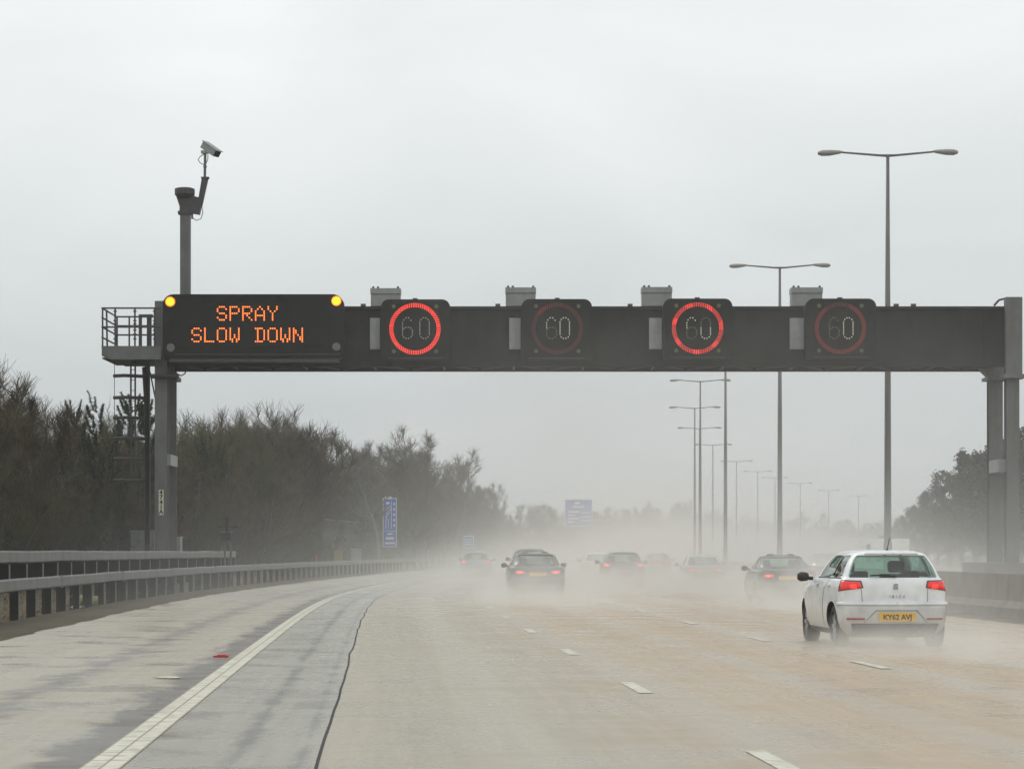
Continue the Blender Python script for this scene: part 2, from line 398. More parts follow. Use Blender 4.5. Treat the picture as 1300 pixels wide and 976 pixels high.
strip('hard_shoulder', -4.4, 0.0, -50, 620, 2.5, 0.0, M['shoulder'], 4)
strip('road_side_strip', 0.0, 1.45, -50, 620, 2.5, 0.0, M['road_edge'], 1)
strip('road', 1.45, 15.4, -50, 620, 2.5, 0.0, M['road'], 10)
strip('verge_gutter', -5.9, -4.3, -50, 620, .9, .004, M['earth'], 2, wob=lambda z: .07 * math.sin(z * .9) * math.sin(z * .37 + 1) + .03 * math.sin(z * 2.3))
strip('central_reserve', 15.4, 24.4, -50, 620, 2.5, -.008, M['asph'], 4)
strip('opposite_road', 24.4, 43.5, -50, 620, 5, -.004, M['opp'], 4)

def marking_mat(name, ribs):
    m, N, K = new_mat(name); b = N['Principled BSDF']; b.inputs['Roughness'].default_value = .45
    uv = N.new('ShaderNodeUVMap'); no = N.new('ShaderNodeTexNoise'); no.inputs['Scale'].default_value = 6; no.inputs['Detail'].default_value = 7
    K.new(uv.outputs[0], no.inputs[0])
    r = N.new('ShaderNodeValToRGB'); e = r.color_ramp.elements
    e[0].position = .3; e[0].color = (.36, .34, .25, 1); e[1].position = .55; e[1].color = (.60, .59, .49, 1)
    K.new(no.outputs['Fac'], r.inputs[0]); out = r.outputs[0]
    if ribs:
        br = N.new('ShaderNodeTexBrick'); br.inputs['Scale'].default_value = 1.0; br.offset = 0
        br.inputs['Brick Width'].default_value = .135; br.inputs['Row Height'].default_value = .42
        br.inputs['Mortar Size'].default_value = .012; br.inputs['Color1'].default_value = (1, 1, 1, 1); br.inputs['Color2'].default_value = (.93, .93, .9, 1)
        br.inputs['Mortar'].default_value = (.42, .38, .26, 1); br.inputs['Mortar Smooth'].default_value = .3
        K.new(uv.outputs[0], br.inputs['Vector'])
        x = N.new('ShaderNodeMix'); x.data_type = 'RGBA'; x.blend_type = 'MULTIPLY'; x.inputs['Factor'].default_value = 1
        K.new(out, x.inputs['A']); K.new(br.outputs['Color'], x.inputs['B']); out = x.outputs['Result']
    K.new(out, b.inputs['Base Color'])
    return m
M['mark'] = marking_mat('worn_road_paint', False); M['mark_rib'] = marking_mat('ribbed_edge_paint', True)
strip('road_marking_edge_line', -.14, .14, -20, 600, 2.0, .004, M['mark_rib'])
strip('road_marking_far_edge_line', 14.3, 14.45, -20, 600, 2.0, .006, M['mark'])
def dashes(name, off, phase, z1):
    b = MB(); b.uv = []
    z = phase
    while z < z1:
        for (zz) in (z - 1.0, z + 1.0):
            for oo in (-.075, .075):
                b.v.append(tuple(at(off + oo, zz, .005))); b.uv.append((off + oo, zz))
        k = len(b.v) - 4; b.f.append((k, k + 1, k + 3, k + 2)); b.mi.append(0); z += 9.0
    tag(b.build(name, M['mark']), kind='structure')
dashes('road_marking_lane_line', 4.6, 7.2, 520)
dashes('road_marking_lane_line', 8.15, 3.3, 520)
dashes('road_marking_lane_line', 11.8, 6.5, 520)
wr = random.Random(3)
wv = [wr.uniform(-.02, .02) for _ in range(400)]
def wob(z):
    t = (z + 60) / 1.7; i = int(t) % 398; f = t - int(t)
    return wv[i] * (1 - f) + wv[i + 1] * f
strip('road_joint_crack', 1.435, 1.459, -20, 200, .85, .003, M['ink'], wob=wob)

# ------------------------------------------------------------------ guardrails on the left
def box_rail(off, z0, z1, h0, h1, wd, name, m, parent, step=2.4):
    b = MB(); zs = []; z = z0
    while z < z1: zs.append(z); z += step if z < 170 else step * 2
    zs.append(z1)
    prof = [(-wd/2, h0 + .03), (-wd/2, h1 - .03), (-wd/2 + .03, h1), (wd/2 - .03, h1), (wd/2, h1 - .03), (wd/2, h0 + .03), (wd/2 - .03, h0), (-wd/2 + .03, h0)]
    n = len(prof)
    jr = random.Random(int(h0 * 100))
    for k, z in enumerate(zs):
        dz = jr.uniform(-.010, .010)
        for (dx, h) in prof: b.v.append(tuple(at(off + dx, z, h + dz)))
    for i in range(len(zs) - 1):
        for j in range(n): b.f.append((i*n + j, i*n + (j+1) % n, (i+1)*n + (j+1) % n, (i+1)*n + j)); b.mi.append(0)
    b.f += [tuple(range(n)), tuple((len(zs)-1)*n + j for j in range(n))[::-1]]; b.mi += [0, 0]
    return b.build(name, m, parent)
lo = thing('guardrail', 'long low grey box-beam guardrail on dark posts curving along the hard shoulder', 'guardrail', (L(60) - 5.8, 60, 0))
def rel(o, parent):        # keep world place while parented to an unrotated Empty
    o.location = o.location - parent.location; return o
rel(box_rail(-5.8, 38, 330, .61, .88, .12, 'rail', M['galv'], lo), lo)
z = 40.7; pb = MB(); pb.box(-.075, .075, -.06, .06, -.25, .86); pb.box(.075, .081, -.06, .06, -.25, .86, 1)  # pale strip on one side paints the highlight along the post edge
pm = None
for k in range(98):
    if pm is None:
        pm = pb.build('post', [M['post'], M['steel']], lo); o = pm
    else: o = pm.copy(); C.objects.link(o)
    o.location = at(-5.93, z) - lo.location; o.rotation_euler = (0, 0, heading(z)); o.parent = lo
    z += 2.4 if k < 60 else 4.8
# rail joints: sleeves
sl = MB()
for z in range(44, 200, 12): p = at(-5.8, z, .6); sl.box(p.x - .068, p.x + .068, p.y - .12, p.y + .12, .6, .89)
[rel(p_.build('joint_sleeve', M['galv'], lo), lo) for p_ in loose(sl)]

hi = thing('guardrail', 'taller upper grey rail on posts behind the low guardrail, ending beside the roadside marker device', 'guardrail', (L(60) - 6.3, 60, 0))
rel(box_rail(-6.35, 38, 102.6, 1.19, 1.47, .14, 'rail', M['galv'], hi), hi)
pb = MB(); pb.box(-.07, .07, -.07, .07, -.25, .64); pb.box(-.34, .30, -.05, .05, .64, 1.18); pb.box(.30, .315, -.05, .05, .64, 1.18, 1); pm2 = None  # wide dark panel darkens the gap between rails; pale strip paints a lit edge
z = 40.7; k = 0
while z < 102.4:
    if pm2 is None: pm2 = pb.build('post', [M['post'], M['steel']], hi); o = pm2
    else: o = pm2.copy(); C.objects.link(o)
    o.location = at(-6.36, z) - hi.location; o.parent = hi; z += 2.4

# ------------------------------------------------------------------ gantry
GY = 86.5
def gy(v): return GY + (v - 60.0) * 1.44
ZK = 1.44        # the gantry fittings are sized for this distance
gan = thing('motorway_gantry', 'wide dark steel gantry beam on grey legs spanning the whole carriageway', 'gantry', (0, GY, 0))
def G(mb, name, m, parent=gan, smooth=False):
    if name in ('collar', 'tie_plate', 'plinth', 'flange', 'beam_web', 'lug', 'cable', 'bracket'):
        for p_ in loose(mb): o_ = p_.build(name, m, parent, smooth, loc=Vector((0, -GY, 0)))
        return o_
    return mb.build(name, m, parent, smooth, loc=Vector((0, -GY, 0)) if parent is gan else None)
YF, YB = gy(59.6), gy(61.4)
b = MB()
xl, xr = PX(204, YF), PX(1280, YF)
zb, zt = PZ(465, YF), PZ(389, YF)
b.box(xl, xr, YF + .06, YF + .12, zb + .14, zt - .11)          # front web
b.box(xl, xr, YB - .12, YB - .06, zb + .14, zt - .11)
b.box(xl, xr, YF + .125, YB - .125, zb + .19, zb + .23)
x = xl + .9
while x < xr:
    b.box(x, x + .02, YF + .02, YF + .058, zb + .15, zt - .12); x += 2.64
G(b, 'beam_web', M['beam'])
b = MB()
for (y0, y1) in ((YF - .04, YF + .26), (YB - .26, YB + .04)):
    b.box(xl, xr, y0, y1, zt - .11, zt); b.box(xl, xr, y0, y1, zb, zb + .14)
G(b, 'flange', M['beam'])
b = MB(); n = 12                                                  # diagonal lacing under the box
for i in range(n):
    xa = xl + (xr - xl) * i / n; xb = xl + (xr - xl) * (i + .5) / n; xc = xl + (xr - xl) * (i + 1) / n
    b.bar((xa, YF + .1, zb - .01 + .08), (xb, YB - .1, zb + .07), .08); b.bar((xb, YB - .1, zb + .07), (xc, YF + .1, zb + .07), .08)
    b.bar((xa, YF + .1, zb + .07), (xa, YB - .1, zb + .07), .08)
G(b, 'lacing', M['steel_dark'])
# little lifting lugs on top of the beam
b = MB()
for px in (461, 632, 800, 850, 1138, 1160):
    q = PX(px, YF); b.box(q - .09, q + .09, YF + .02, YF + .12, zt, zt + .1)
b.tube([P(1262, 388, gy(60.5)), P(1268, 381, gy(60.5)), P(1276, 379, gy(60.5)), P(1281, 383, gy(60.5))], 0.0432, 6)
G(b, 'lug', M['steel_dark'])

def col(px0, px1, Y, y_top, gz, m1=M['steel']):
    b = MB(); x0, x1 = PX(px0, Y), PX(px1, Y); w = x1 - x0; zt_ = PZ(y_top, Y)
    b.box(x0, x1, Y - .02, Y + .02 + .0, gz, zt_)             # front flange
    b.box(x0, x1, Y + .44, Y + .49, gz, zt_)
    b.box((x0+x1)/2 - .02 + w*.30, (x0+x1)/2 + .02 + w*.30, Y + .02, Y + .44, gz, zt_)
    b.box((x0+x1)/2 - .02 - w*.30, (x0+x1)/2 + .02 - w*.30, Y + .02, Y + .44, gz, zt_)
    return G(b, 'column', m1)
col(196.5, 212, YF - .12, 382, 0)
col(207, 222, YB - .3, 455, 0)
col(1278, 1294, YF - .12, 377, -.1)
col(1256, 1273, YB - .3, 470, -.1)
b = MB()                                                          # wider heads beside the beam, haunch bracket
x0, x1 = PX(1277, gy(59.3)), PX(1298, gy(59.3)); b.box(x0, x1, gy(59.3), gy(59.46), PZ(475, gy(59.3)), PZ(377, gy(59.3)))
b.box(x0 - .1, x1 + .1, gy(59.2), gy(59.8), PZ(480, gy(59.3)), PZ(475, gy(59.3)))
pts = [(PX(1240, gy(61)), PZ(464, gy(61))), (PX(1278, gy(61)), PZ(464, gy(61))), (PX(1278, gy(61)), PZ(474, gy(61))), (PX(1256, gy(61)), PZ(480, gy(61)))]
b.prism(pts[::-1], gy(60.9), gy(61.3))
b.box(PX(1251, gy(61)), PX(1278, gy(61)), gy(60.7), gy(61.5), PZ(483, gy(61)), PZ(479, gy(61)))
G(b, 'bracket', M['steel'])
b = MB()
b.box(PX(191, gy(59.4)), PX(224, gy(59.4)), gy(59.3), gy(59.9), PZ(479, gy(59.4)), PZ(475, gy(59.4))); b.box(PX(205, gy(61)), PX(226, gy(61)), gy(60.7), gy(61.6), PZ(483, gy(61)), PZ(478, gy(61)))
b.tube([(PX(192, gy(59.3)), gy(59.3), PZ(477, gy(59.3))), (PX(226, gy(59.3)), gy(59.3), PZ(477, gy(59.3)))], 0.072, 8)
G(b, 'collar', M['steel_dark'])
b = MB(); b.box(PX(206, gy(60)), PX(218, gy(60)), gy(59.82), gy(61.06), PZ(591, gy(60)), PZ(577, gy(60)))
b.box(PX(1266, gy(60)), PX(1283, gy(60)), gy(59.82), gy(61.06), PZ(599, gy(60)), PZ(583, gy(60)))
G(b, 'tie_plate', M['cab_lt'])
b = MB(); b.box(PX(1250, gy(59)), PX(1302, gy(59)), gy(58.8), gy(61.9), -.3, PZ(714, gy(59))); b.box(PX(190, gy(59)), PX(226, gy(59)), gy(59.1), gy(61.9), -.3, .3)
G(b, 'plinth', M['plinth'])
# hanging cable loops
b = MB()
b.tube([P(222, 468, gy(60)), P(224, 474, gy(60)), P(230, 477, gy(60)), P(235, 474, gy(60)), P(236, 466, gy(60))], 0.0259, 5)
b.tube([P(187, 462, gy(60)), P(191, 475, gy(60)), P(194, 490, gy(60)), P(197, 505, gy(60))], 0.0288, 5)
b.tube([P(183, 466, gy(59.8)), P(186, 520, gy(59.8)), P(187, 600, gy(59.8)), P(187, 690, gy(59.8))], 0.0864, 6)
G(b, 'cable', M['ink'])
# marker plate
b = MB(); b.box(PX(201.2, gy(59.4)), PX(207.4, gy(59.4)), gy(59.43), gy(59.455), PZ(653.5, gy(59.4)), PZ(621.5, gy(59.4)))
mp = G(b, 'marker_plate', M['plate_white'])
for i, ch in enumerate('4741A'):
    text_mb(ch, .155 * ZK, name='character', m=M['ink'], parent=mp, loc=(PX(204.3, gy(59.4)), gy(59.424), PZ(625 + i * 6.2, gy(59.4))), extrude=.002, bold=.006)

# access platform
b = MB(); pf0, pf1 = PX(131, gy(59.2)), PX(206, gy(59.2))
zf = PZ(446, gy(59.2))
pts = [(pf0 - .02, PZ(440, gy(59.2))), (pf1, PZ(440, gy(59.2))), (pf1, PZ(457, gy(59.2))), (PX(142, gy(59.2)), PZ(457, gy(59.2))), (pf0 + .02, PZ(451, gy(59.2)))]
b.prism(pts[::-1], gy(59.0), gy(59.06)); b.prism(pts[::-1], gy(61.2), gy(61.26))
b.box(pf0, pf1, gy(59.06), gy(61.2), PZ(456, gy(59.2)), PZ(454, gy(59.2))); b.box(pf0 - .02, pf0 + .02, gy(59.06), gy(61.2), PZ(452, gy(59.2)), PZ(440, gy(59.2)))
G(b, 'platform', M['steel'])
b = MB()
for yy in (gy(59.03), gy(61.2)):
    for zz in (PZ(391, gy(59)), PZ(415, gy(59)), PZ(403, gy(59))) if yy > gy(60) else (PZ(391, gy(59)), PZ(415, gy(59))):
        b.tube([(pf0, yy, zz), (pf1, yy, zz)], 0.0317, 6)
    for px in (130, 146, 171, 196): b.tube([(PX(px, gy(59)), yy, zf), (PX(px, gy(59)), yy, PZ(390, gy(59)))], 0.0346, 6)
for px in (133, 138): b.tube([(PX(px - 2, gy(59)), gy(59.6) + (px - 133) * .2, zf), (PX(px - 3, gy(59)), gy(59.6) + (px - 133) * .2, PZ(390, gy(59)))], 0.036, 6)
for zz in (391, 403, 415, 428): b.tube([(pf0, gy(59.03), PZ(zz, gy(59))), (pf0, gy(61.2), PZ(zz, gy(59)))], 0.0317, 6)
for px in (146, 171, 196):                                        # clamp fittings
    for zz in (395, 407, 411, 419, 424, 430): b.box(PX(px - 2, gy(59)), PX(px + 2, gy(59)), gy(59.0), gy(59.05), PZ(zz + .8, gy(59)), PZ(zz - .8, gy(59)))
G(b, 'railing', M['steel_dark'])
b = MB()                                                          # gate inside railing
b.box(PX(176, gy(60)), PX(180, gy(60)), gy(60), gy(60.05), PZ(444, gy(60)), PZ(402, gy(60))); b.box(PX(184, gy(60)), PX(190, gy(60)), gy(60.3), gy(60.35), PZ(444, gy(60)), PZ(400, gy(60))); b.box(PX(176, gy(60)), PX(194, gy(60)), gy(60), gy(60.05), PZ(403, gy(60)), PZ(399, gy(60)))
G(b, 'gate_frame', M['steel_dark'])
# ladder
b = MB(); Yl = gy(60.0)
for px in (166, 171.5): b.box(PX(px - 1, Yl), PX(px + 1, Yl), Yl, Yl + .06, PZ(605, Yl), PZ(446, Yl))
b.box(PX(187, Yl) - .09, PX(187, Yl) + .09, Yl - .05, Yl + .1, .0, PZ(446, Yl))
b.box(PX(147, Yl) - .01, PX(147, Yl) + .01, Yl - .3, Yl - .28, PZ(612, Yl), PZ(446, Yl))
lad = G(b, 'ladder', M['steel_dark'])
b = MB()
for py in (478, 505.5, 531, 557, 583, 610):
    b.tube([(PX(146, Yl), Yl - .3, PZ(py, Yl)), (PX(160, Yl), Yl - .42, PZ(py - .3, Yl)), (PX(188, Yl), Yl, PZ(py, Yl))], 0.0648, 6)
[p_.build('safety_hoop', M['steel_dark'], lad) for p_ in loose(b)]
b = MB()
for i in range(22):
    zz = PZ(456, Yl) - .38 * i
    if zz > PZ(600, Yl): b.bar((PX(166, Yl), Yl + .03, zz), (PX(171.5, Yl), Yl + .03, zz), .025)
[p_.build('rung', M['steel_dark'], lad) for p_ in loose(b)]

# message sign
ms = thing('message_sign', 'black message sign on the gantry reading SPRAY SLOW DOWN in amber dots', 'road sign', (PX(321, gy(59)), gy(59), PZ(414, gy(59))))
def S(mb, name, m, parent, root, smooth=False):
    o = mb.build(name, m, parent, smooth)
    if parent is root: o.location = -root.location
    return o
Ys = gy(58.9)
b = MB(); b.prism(rrect(PX(206.5, Ys), PX(436, Ys), PZ(455, Ys), PZ(373.5, Ys), .38, .08)[::-1], Ys, Ys + .62)
fixn(S(b, 'housing', M['sign_black'], ms, ms))
b = MB(); b.box(PX(226, Ys), PX(418, Ys), Ys - .012, Ys - .002, PZ(440, Ys), PZ(384, Ys))
S(b, 'display_panel', M['ink'], ms, ms)
b = MB(); b.box(PX(222, Ys), PX(432, Ys), Ys - .05, Ys - .003, PZ(450.6, Ys), PZ(449.5, Ys)); b.box(PX(215, Ys), PX(430, Ys), Ys + .02, Ys + .5, PZ(459, Ys), PZ(455.3, Ys))
S(b, 'ledge', M['steel_dark'], ms, ms)
for (px, py, lit) in ((216, 383, 1), (427, 382, 1), (216.5, 441, 0), (427, 440, 0)):
    b = MB(); c = P(px, py, Ys - .04)
    b.disc(c, .125 * ZK if lit else .1 * ZK, .05, 20, 0)
    o = S(b, 'warning_lamp', M['lamp_amber_rim'] if lit else M['lamp_off'], ms, ms)
    if lit:
        o['label'] = 'lit amber warning lamp'; b = MB(); b.disc(c - Vector((0, .012, 0)), .095 * ZK, .01, 20); b.build('lens', M['lamp_amber'], o)
    else: o['label'] = 'unlit grey warning lamp'
FONT = {'S': '01110 10001 10000 01110 00001 10001 01110', 'P': '11110 10001 10001 11110 10000 10000 10000', 'R': '11110 10001 10001 11110 10100 10010 10001',
 'A': '00100 01010 10001 10001 11111 10001 10001', 'Y': '10001 10001 01010 00100 00100 00100 00100', 'L': '10000 10000 10000 10000 10000 10000 11111',
 'O': '01110 10001 10001 10001 10001 10001 01110', 'W': '10001 10001 10001 10101 10101 11011 01010', 'D': '11110 01001 01001 01001 01001 01001 11110', 'N': '10001 11001 11001 10101 10011 10011 10001'}
Yd = Ys - .03
for (txt, x0, y0) in (('SPRAY', 276.2, 389.6), ('SLOW DOWN', 244.0, 417.0)):
    b = MB()
    for i, ch in enumerate(txt):
        if ch == ' ': continue
        for r_, row in enumerate(FONT[ch].split()):
            for c_, bit in enumerate(row):
                if bit == '1':
                    b.disc(P(x0 + i * 16.1 + c_ * 2.72, y0 + r_ * 2.74, Yd), .0195 * ZK, .012, 8)
    o = S(b, 'lit_text', M['led_amber'], ms, ms); o['label'] = 'amber dot lettering reading ' + txt

# speed signals
def disc_ring(b, cx, cy, r, n, Y, size, pick, mi=None):
    for i in range(n):
        a = 2 * PI * i / n
        k = pick(a)
        if k is None: continue
        b.disc(P(cx + r * math.cos(a), cy - r * math.sin(a), Y), size, .012, 6, k)
SEG6 = [('top', [(.85, .12), (.62, 0), (.35, 0), (.12, .1)]), ('left', [(.0, .24), (.0, .36), (0, .48)]), ('low', [(0, .6), (0, .72), (0, .84), (.12, .95), (.35, 1), (.62, 1), (.87, .93), (1, .82), (1, .7), (1, .6), (.85, .5), (.62, .46), (.35, .46), (.15, .52)])]
SEG0 = [('top', [(.12, .08), (.35, 0), (.62, 0), (.87, .08), (1, .2), (0, .2), (0, .3), (1, .3), (0, .4), (1, .4)]), ('low', [(0, .5), (1, .5), (0, .6), (1, .6), (0, .7), (1, .7), (0, .8), (1, .8), (.12, .93), (.87, .93), (.35, 1), (.62, 1)])]
sig_l = ['speed signal beside the message sign, bright red ring around a faint 60',
         'second speed signal from the left, red ring almost dark around a pale 60',
         'speed signal third from the left with vivid red ring and half-formed gy(60)',
         'speed signal nearest the right gantry leg with dim red ring around gy(60)']
specs = [
 dict(c=(526.8, 417.4), box=(483.5, 571.4, 380, 456), ring=lambda a: 0, six=(511, (2, 2, 2)), zero=(533, (2, 2)), cap=(470.7, 508, 366), pan=(470, 482.6)),
 dict(c=(707.5, 417), box=(662, 751.6, 379.6, 456), ring=lambda a: 2 if 2.0 < a < 2.5 else 3, six=(694, (0, 0, 1)), zero=(711, (0, 0)), cap=(642, 680, 365), pan=(646.5, 661)),
 dict(c=(885.6, 416.5), box=(842, 930, 379, 455), ring=lambda a: 1 if (a % .9) > .28 else 0, six=(872, (0, 0, 1)), zero=(890, (1, 0)), cap=(815, 853, 364.5), pan=(824, 840)),
 dict(c=(1067, 416.5), box=(1023, 1112.5, 379, 455), ring=lambda a: 2 if not (1.2 < a < 2.2) else 3, six=(1053, (1, 1, 1)), zero=(1071, (0, 0)), cap=(1005, 1044, 365), pan=(1002.5, 1022)),
]
for k, s_ in enumerate(specs):
    x0, x1, y0, y1 = s_['box']; Yg = gy(58.9); cx, cy = s_['c']
    rt = thing('speed_signal', sig_l[k], 'road signal', (PX(cx, Yg), Yg, PZ(y1, Yg)), group='lane speed signals on the gantry')
    b = MB(); b.prism(rrect(PX(x0, Yg), PX(x1, Yg), PZ(y1, Yg), PZ(y0, Yg), .29, .05)[::-1], Yg, Yg + .6)
    fixn(S(b, 'housing', M['sign_black'], rt, rt))
    b = MB(); b.prism(rrect(PX(x0 + 5, Yg), PX(x1 - 5, Yg), PZ(y1 - 3, Yg), PZ(y0 + 4, Yg), .17, .17)[::-1], Yg - .015, Yg - .003)
    fixn(S(b, 'front_panel', M['sign_black'], rt, rt))
    b = MB(); b.box(PX(x0 + 9, Yg), PX(x1 - 9, Yg), Yg - .06, Yg - .003, PZ(y1 - 1, Yg), PZ(y1 - 2, Yg)); b.box(PX(cx - 3, Yg), PX(cx + 3, Yg), Yg + .1, Yg + .3, PZ(y0, Yg), PZ(y0 - 2, Yg))
    S(b, 'ledge', M['steel_dark'], rt, rt)
    b = MB()
    for (r_, n_) in ((28.3, 62), (30.1, 66), (31.9, 70)): disc_ring(b, cx, cy, r_, n_, Yg - .03, .0165 * ZK, s_['ring'])
    S(b, 'red_ring', [M['ring_hi'], M['ring_mid'], M['ring_lo'], M['ring_vlo']], rt, rt)
    b = MB()
    for nm, seg, w_, h_ in (('six', SEG6, 12.5, 26), ('zero', SEG0, 12.0, 26)):
        px0, sel = s_[nm]
        for q, (sn, pts) in enumerate(seg):
            for (u, v) in pts: b.disc(P(px0 + u * w_, 403.5 + v * h_, Yg - .03), .0165 * ZK, .012, 6, sel[q])
    o = S(b, 'speed_digits', [M['num_hi'], M['num_lo'], M['num_mid']], rt, rt); o['label'] = 'white dotted digits reading gy(60)'
    for dx in (-27, 27):
        for dy in (-28.5, 28.5):
            b = MB(); b.disc(P(cx + dx, cy + dy, Yg - .03), .05 * ZK, .02, 12); S(b, 'corner_lamp', M['lamp_off_y'], rt, rt)
    # cabinet behind on top of the beam
    a0, a1, ct = s_['cap']; Yc = gy(60.6)
    cb = thing('equipment_cabinet', ['grey box cabinet on top of the gantry behind the leftmost speed signal', 'grey box cabinet on top of the gantry behind the second speed signal', 'grey box cabinet on top of the gantry behind the third speed signal', 'grey box cabinet on top of the gantry behind the rightmost speed signal'][k],
               'cabinet', (PX((a0 + a1) / 2, Yc), Yc, PZ(389, Yc)), group='grey cabinets on top of the gantry')
    b = MB(); b.box(PX(a0, Yc), PX(a1, Yc), Yc, Yc + .6, PZ(388.5, Yc), PZ(ct + 7, Yc)); b.box(PX(a0 + 3, Yc), PX(a1 - 3, Yc), Yc - .012, Yc - .002, PZ(388, Yc), PZ(ct + 9, Yc))
    S(b, 'cabinet_body', M['cab'], cb, cb)
    b = MB(); b.box(PX(a0 - .5, Yc), PX(a1 + .5, Yc), Yc - .05, Yc + .65, PZ(ct + 6.9, Yc), PZ(ct, Yc)); S(b, 'cabinet_lid', M['cab'], cb, cb)
    b = MB()
    for px in (a0 + 3, a0 + 9, a1 - 3): b.tube([(PX(px, Yc), Yc + .1, PZ(ct, Yc)), (PX(px, Yc), Yc + .1, PZ(ct - 2.6, Yc))], 0.0432, 6)
    S(b, 'lifting_eye', M['steel_dark'], cb, cb)
    p0, p1 = s_['pan']; Yp = gy(59.5)
    b = MB(); b.box(PX(p0, Yp), PX(p1, Yp), Yp - .12, Yp + .05, PZ(443.5, Yp), PZ(404, Yp)); b.box(PX(p0 + 1, Yp), PX(p1 - 1, Yp), Yp - .135, Yp - .122, PZ(423, Yp), PZ(405.5, Yp)); b.box(PX(p0 + 1, Yp), PX(p1 - 1, Yp), Yp - .135, Yp - .122, PZ(442, Yp), PZ(424, Yp))
    o = b.build('wall_box', M['cab_lt']); tag(o, ['pale grey upright box on the beam left of the leftmost speed signal', 'pale grey upright box on the beam left of the second speed signal', 'pale grey upright box on the beam left of the third speed signal', 'pale grey upright box on the beam left of the rightmost speed signal'][k], 'box', 'pale boxes on the gantry beam')

# camera mast
Ym = gy(61.9)
cm = thing('camera_mast', 'tall grey mast rising behind the message sign with a tilted camera on a bent arm', 'camera mast', (PX(234.5, Ym), Ym, PZ(452, Ym)))
b = MB(); b.box(PX(228.5, Ym), PX(241, Ym), Ym, Ym + .32, PZ(452, Ym), PZ(270, Ym)); b.box(PX(236, Ym), PX(237, Ym), Ym - .01, Ym - .001, PZ(450, Ym), PZ(275, Ym)); S(b, 'mast', M['steel'], cm, cm)
b = MB()
b.box(PX(226, Ym), PX(244, Ym), Ym - .06, Ym + .28, PZ(272, Ym), PZ(268, Ym))
b.prism([(PX(x, Ym), PZ(y, Ym)) for x, y in ((228, 268), (253, 272), (257, 252), (246, 249), (224, 250), (228, 262))], Ym - .04, Ym + .26)
S(b, 'mast_head', M['steel_dark'], cm, cm)
b = MB(); cpt = P(234, 243, Ym)
vs = []; n = 14
for (zz, r_) in ((PZ(251, Ym), .28), (PZ(248, Ym), .34), (PZ(247, Ym), .38), (PZ(239.5, Ym), .38), (PZ(238.3, Ym), .29)):
    vs += [(cpt.x + r_*math.cos(2*PI*j/n), Ym + .12 + r_*math.sin(2*PI*j/n), zz) for j in range(n)]
b.add(vs, [(i*n+j, i*n+(j+1) % n, (i+1)*n+(j+1) % n, (i+1)*n+j) for i in range(4) for j in range(n)] + [tuple(range(4*n, 5*n))]); S(b, 'cap', M['steel_dark'], cm, cm)
b = MB(); b.prism([(PX(x, Ym), PZ(y, Ym)) for x, y in ((250, 262), (256, 262), (264, 226), (256, 226))], Ym + .02, Ym + .2); b.box(PX(255, Ym), PX(265, Ym), Ym, Ym + .22, PZ(226.5, Ym), PZ(224.5, Ym))
S(b, 'bent_arm', M['steel_dark'], cm, cm)
b = MB(); b.tube([P(260, 226, Ym + .1), P(260.5, 194, Ym + .1)], 0.0504, 8); b.tube([P(260.2, 213, Ym + .1), P(260.3, 211, Ym + .1)], 0.072, 8)
b.tube([P(259, 196, Ym + .1), P(254, 199, Ym + .1), P(251.5, 203, Ym + .1), P(254, 207, Ym + .1), P(258, 209, Ym + .1), P(262, 207, Ym + .1), P(264, 202, Ym + .1), P(264, 196, Ym + .1)], 0.0173, 5)
b.tube([P(256, 262, Ym), P(257.5, 270, Ym), P(255, 278, Ym), P(249, 280, Ym), P(245, 277, Ym)], 0.0173, 5); b.tube([P(244, 272, Ym), P(244, 278, Ym)], 0.0432, 6)
S(b, 'slim_pole', M['steel'], cm, cm)
ca = MB(); ca.box(-.16, .16, -.3, .3, -.11, .11); ca.box(-.18, .18, -.36, .34, .112, .135); ca.box(-.13, .13, -.33, -.3, -.09, .09, 1)
o = ca.build('camera_housing', [M['cab'], M['ink']], cm); o.scale = (ZK, ZK, ZK); o.location = P(267.5, 190, Ym + .1) - cm.location; o.rotation_euler = (R(33), 0, R(62)); o.scale = (1.15, 1.15, 1.15)
b = MB(); b.box(PX(255, Ym), PX(264, Ym), Ym, Ym + .2, PZ(194.5, Ym), PZ(191, Ym)); S(b, 'camera_mount', M['cab'], cm, cm)

# cabinets at the leg foot
def cabinet(x0, x1, y0, Y, h0, label, m, door=True):
    o = thing('roadside_cabinet', label, 'cabinet', (PX((x0 + x1)/2, Y), Y, h0))
    b = MB(); b.box(PX(x0, Y), PX(x1, Y), Y, Y + .5, h0, PZ(y0 + 1.5, Y)); S(b, 'cabinet_body', m, o, o)
    b = MB(); b.box(PX(x0 - .8, Y), PX(x1 + .8, Y), Y - .04, Y + .54, PZ(y0 + 1.5, Y), PZ(y0, Y)); S(b, 'cabinet_lid', M['cab_lt'], o, o)
    if door:
        b = MB(); w = PX(x1, Y) - PX(x0, Y); b.box(PX(x0, Y) + .05, PX(x1, Y) - .05, Y - .012, Y - .002, h0 + .08, PZ(y0 + 4, Y)); S(b, 'door', m, o, o)
cabinet(166, 196, 673, gy(62.5), .1, 'squat grey cabinet behind the guardrail at the foot of the gantry ladder', M['cab'])
cabinet(222.5, 229, 681, gy(61.8), .0, 'narrow grey box right beside the foot of the gantry leg', M['cab'], False)

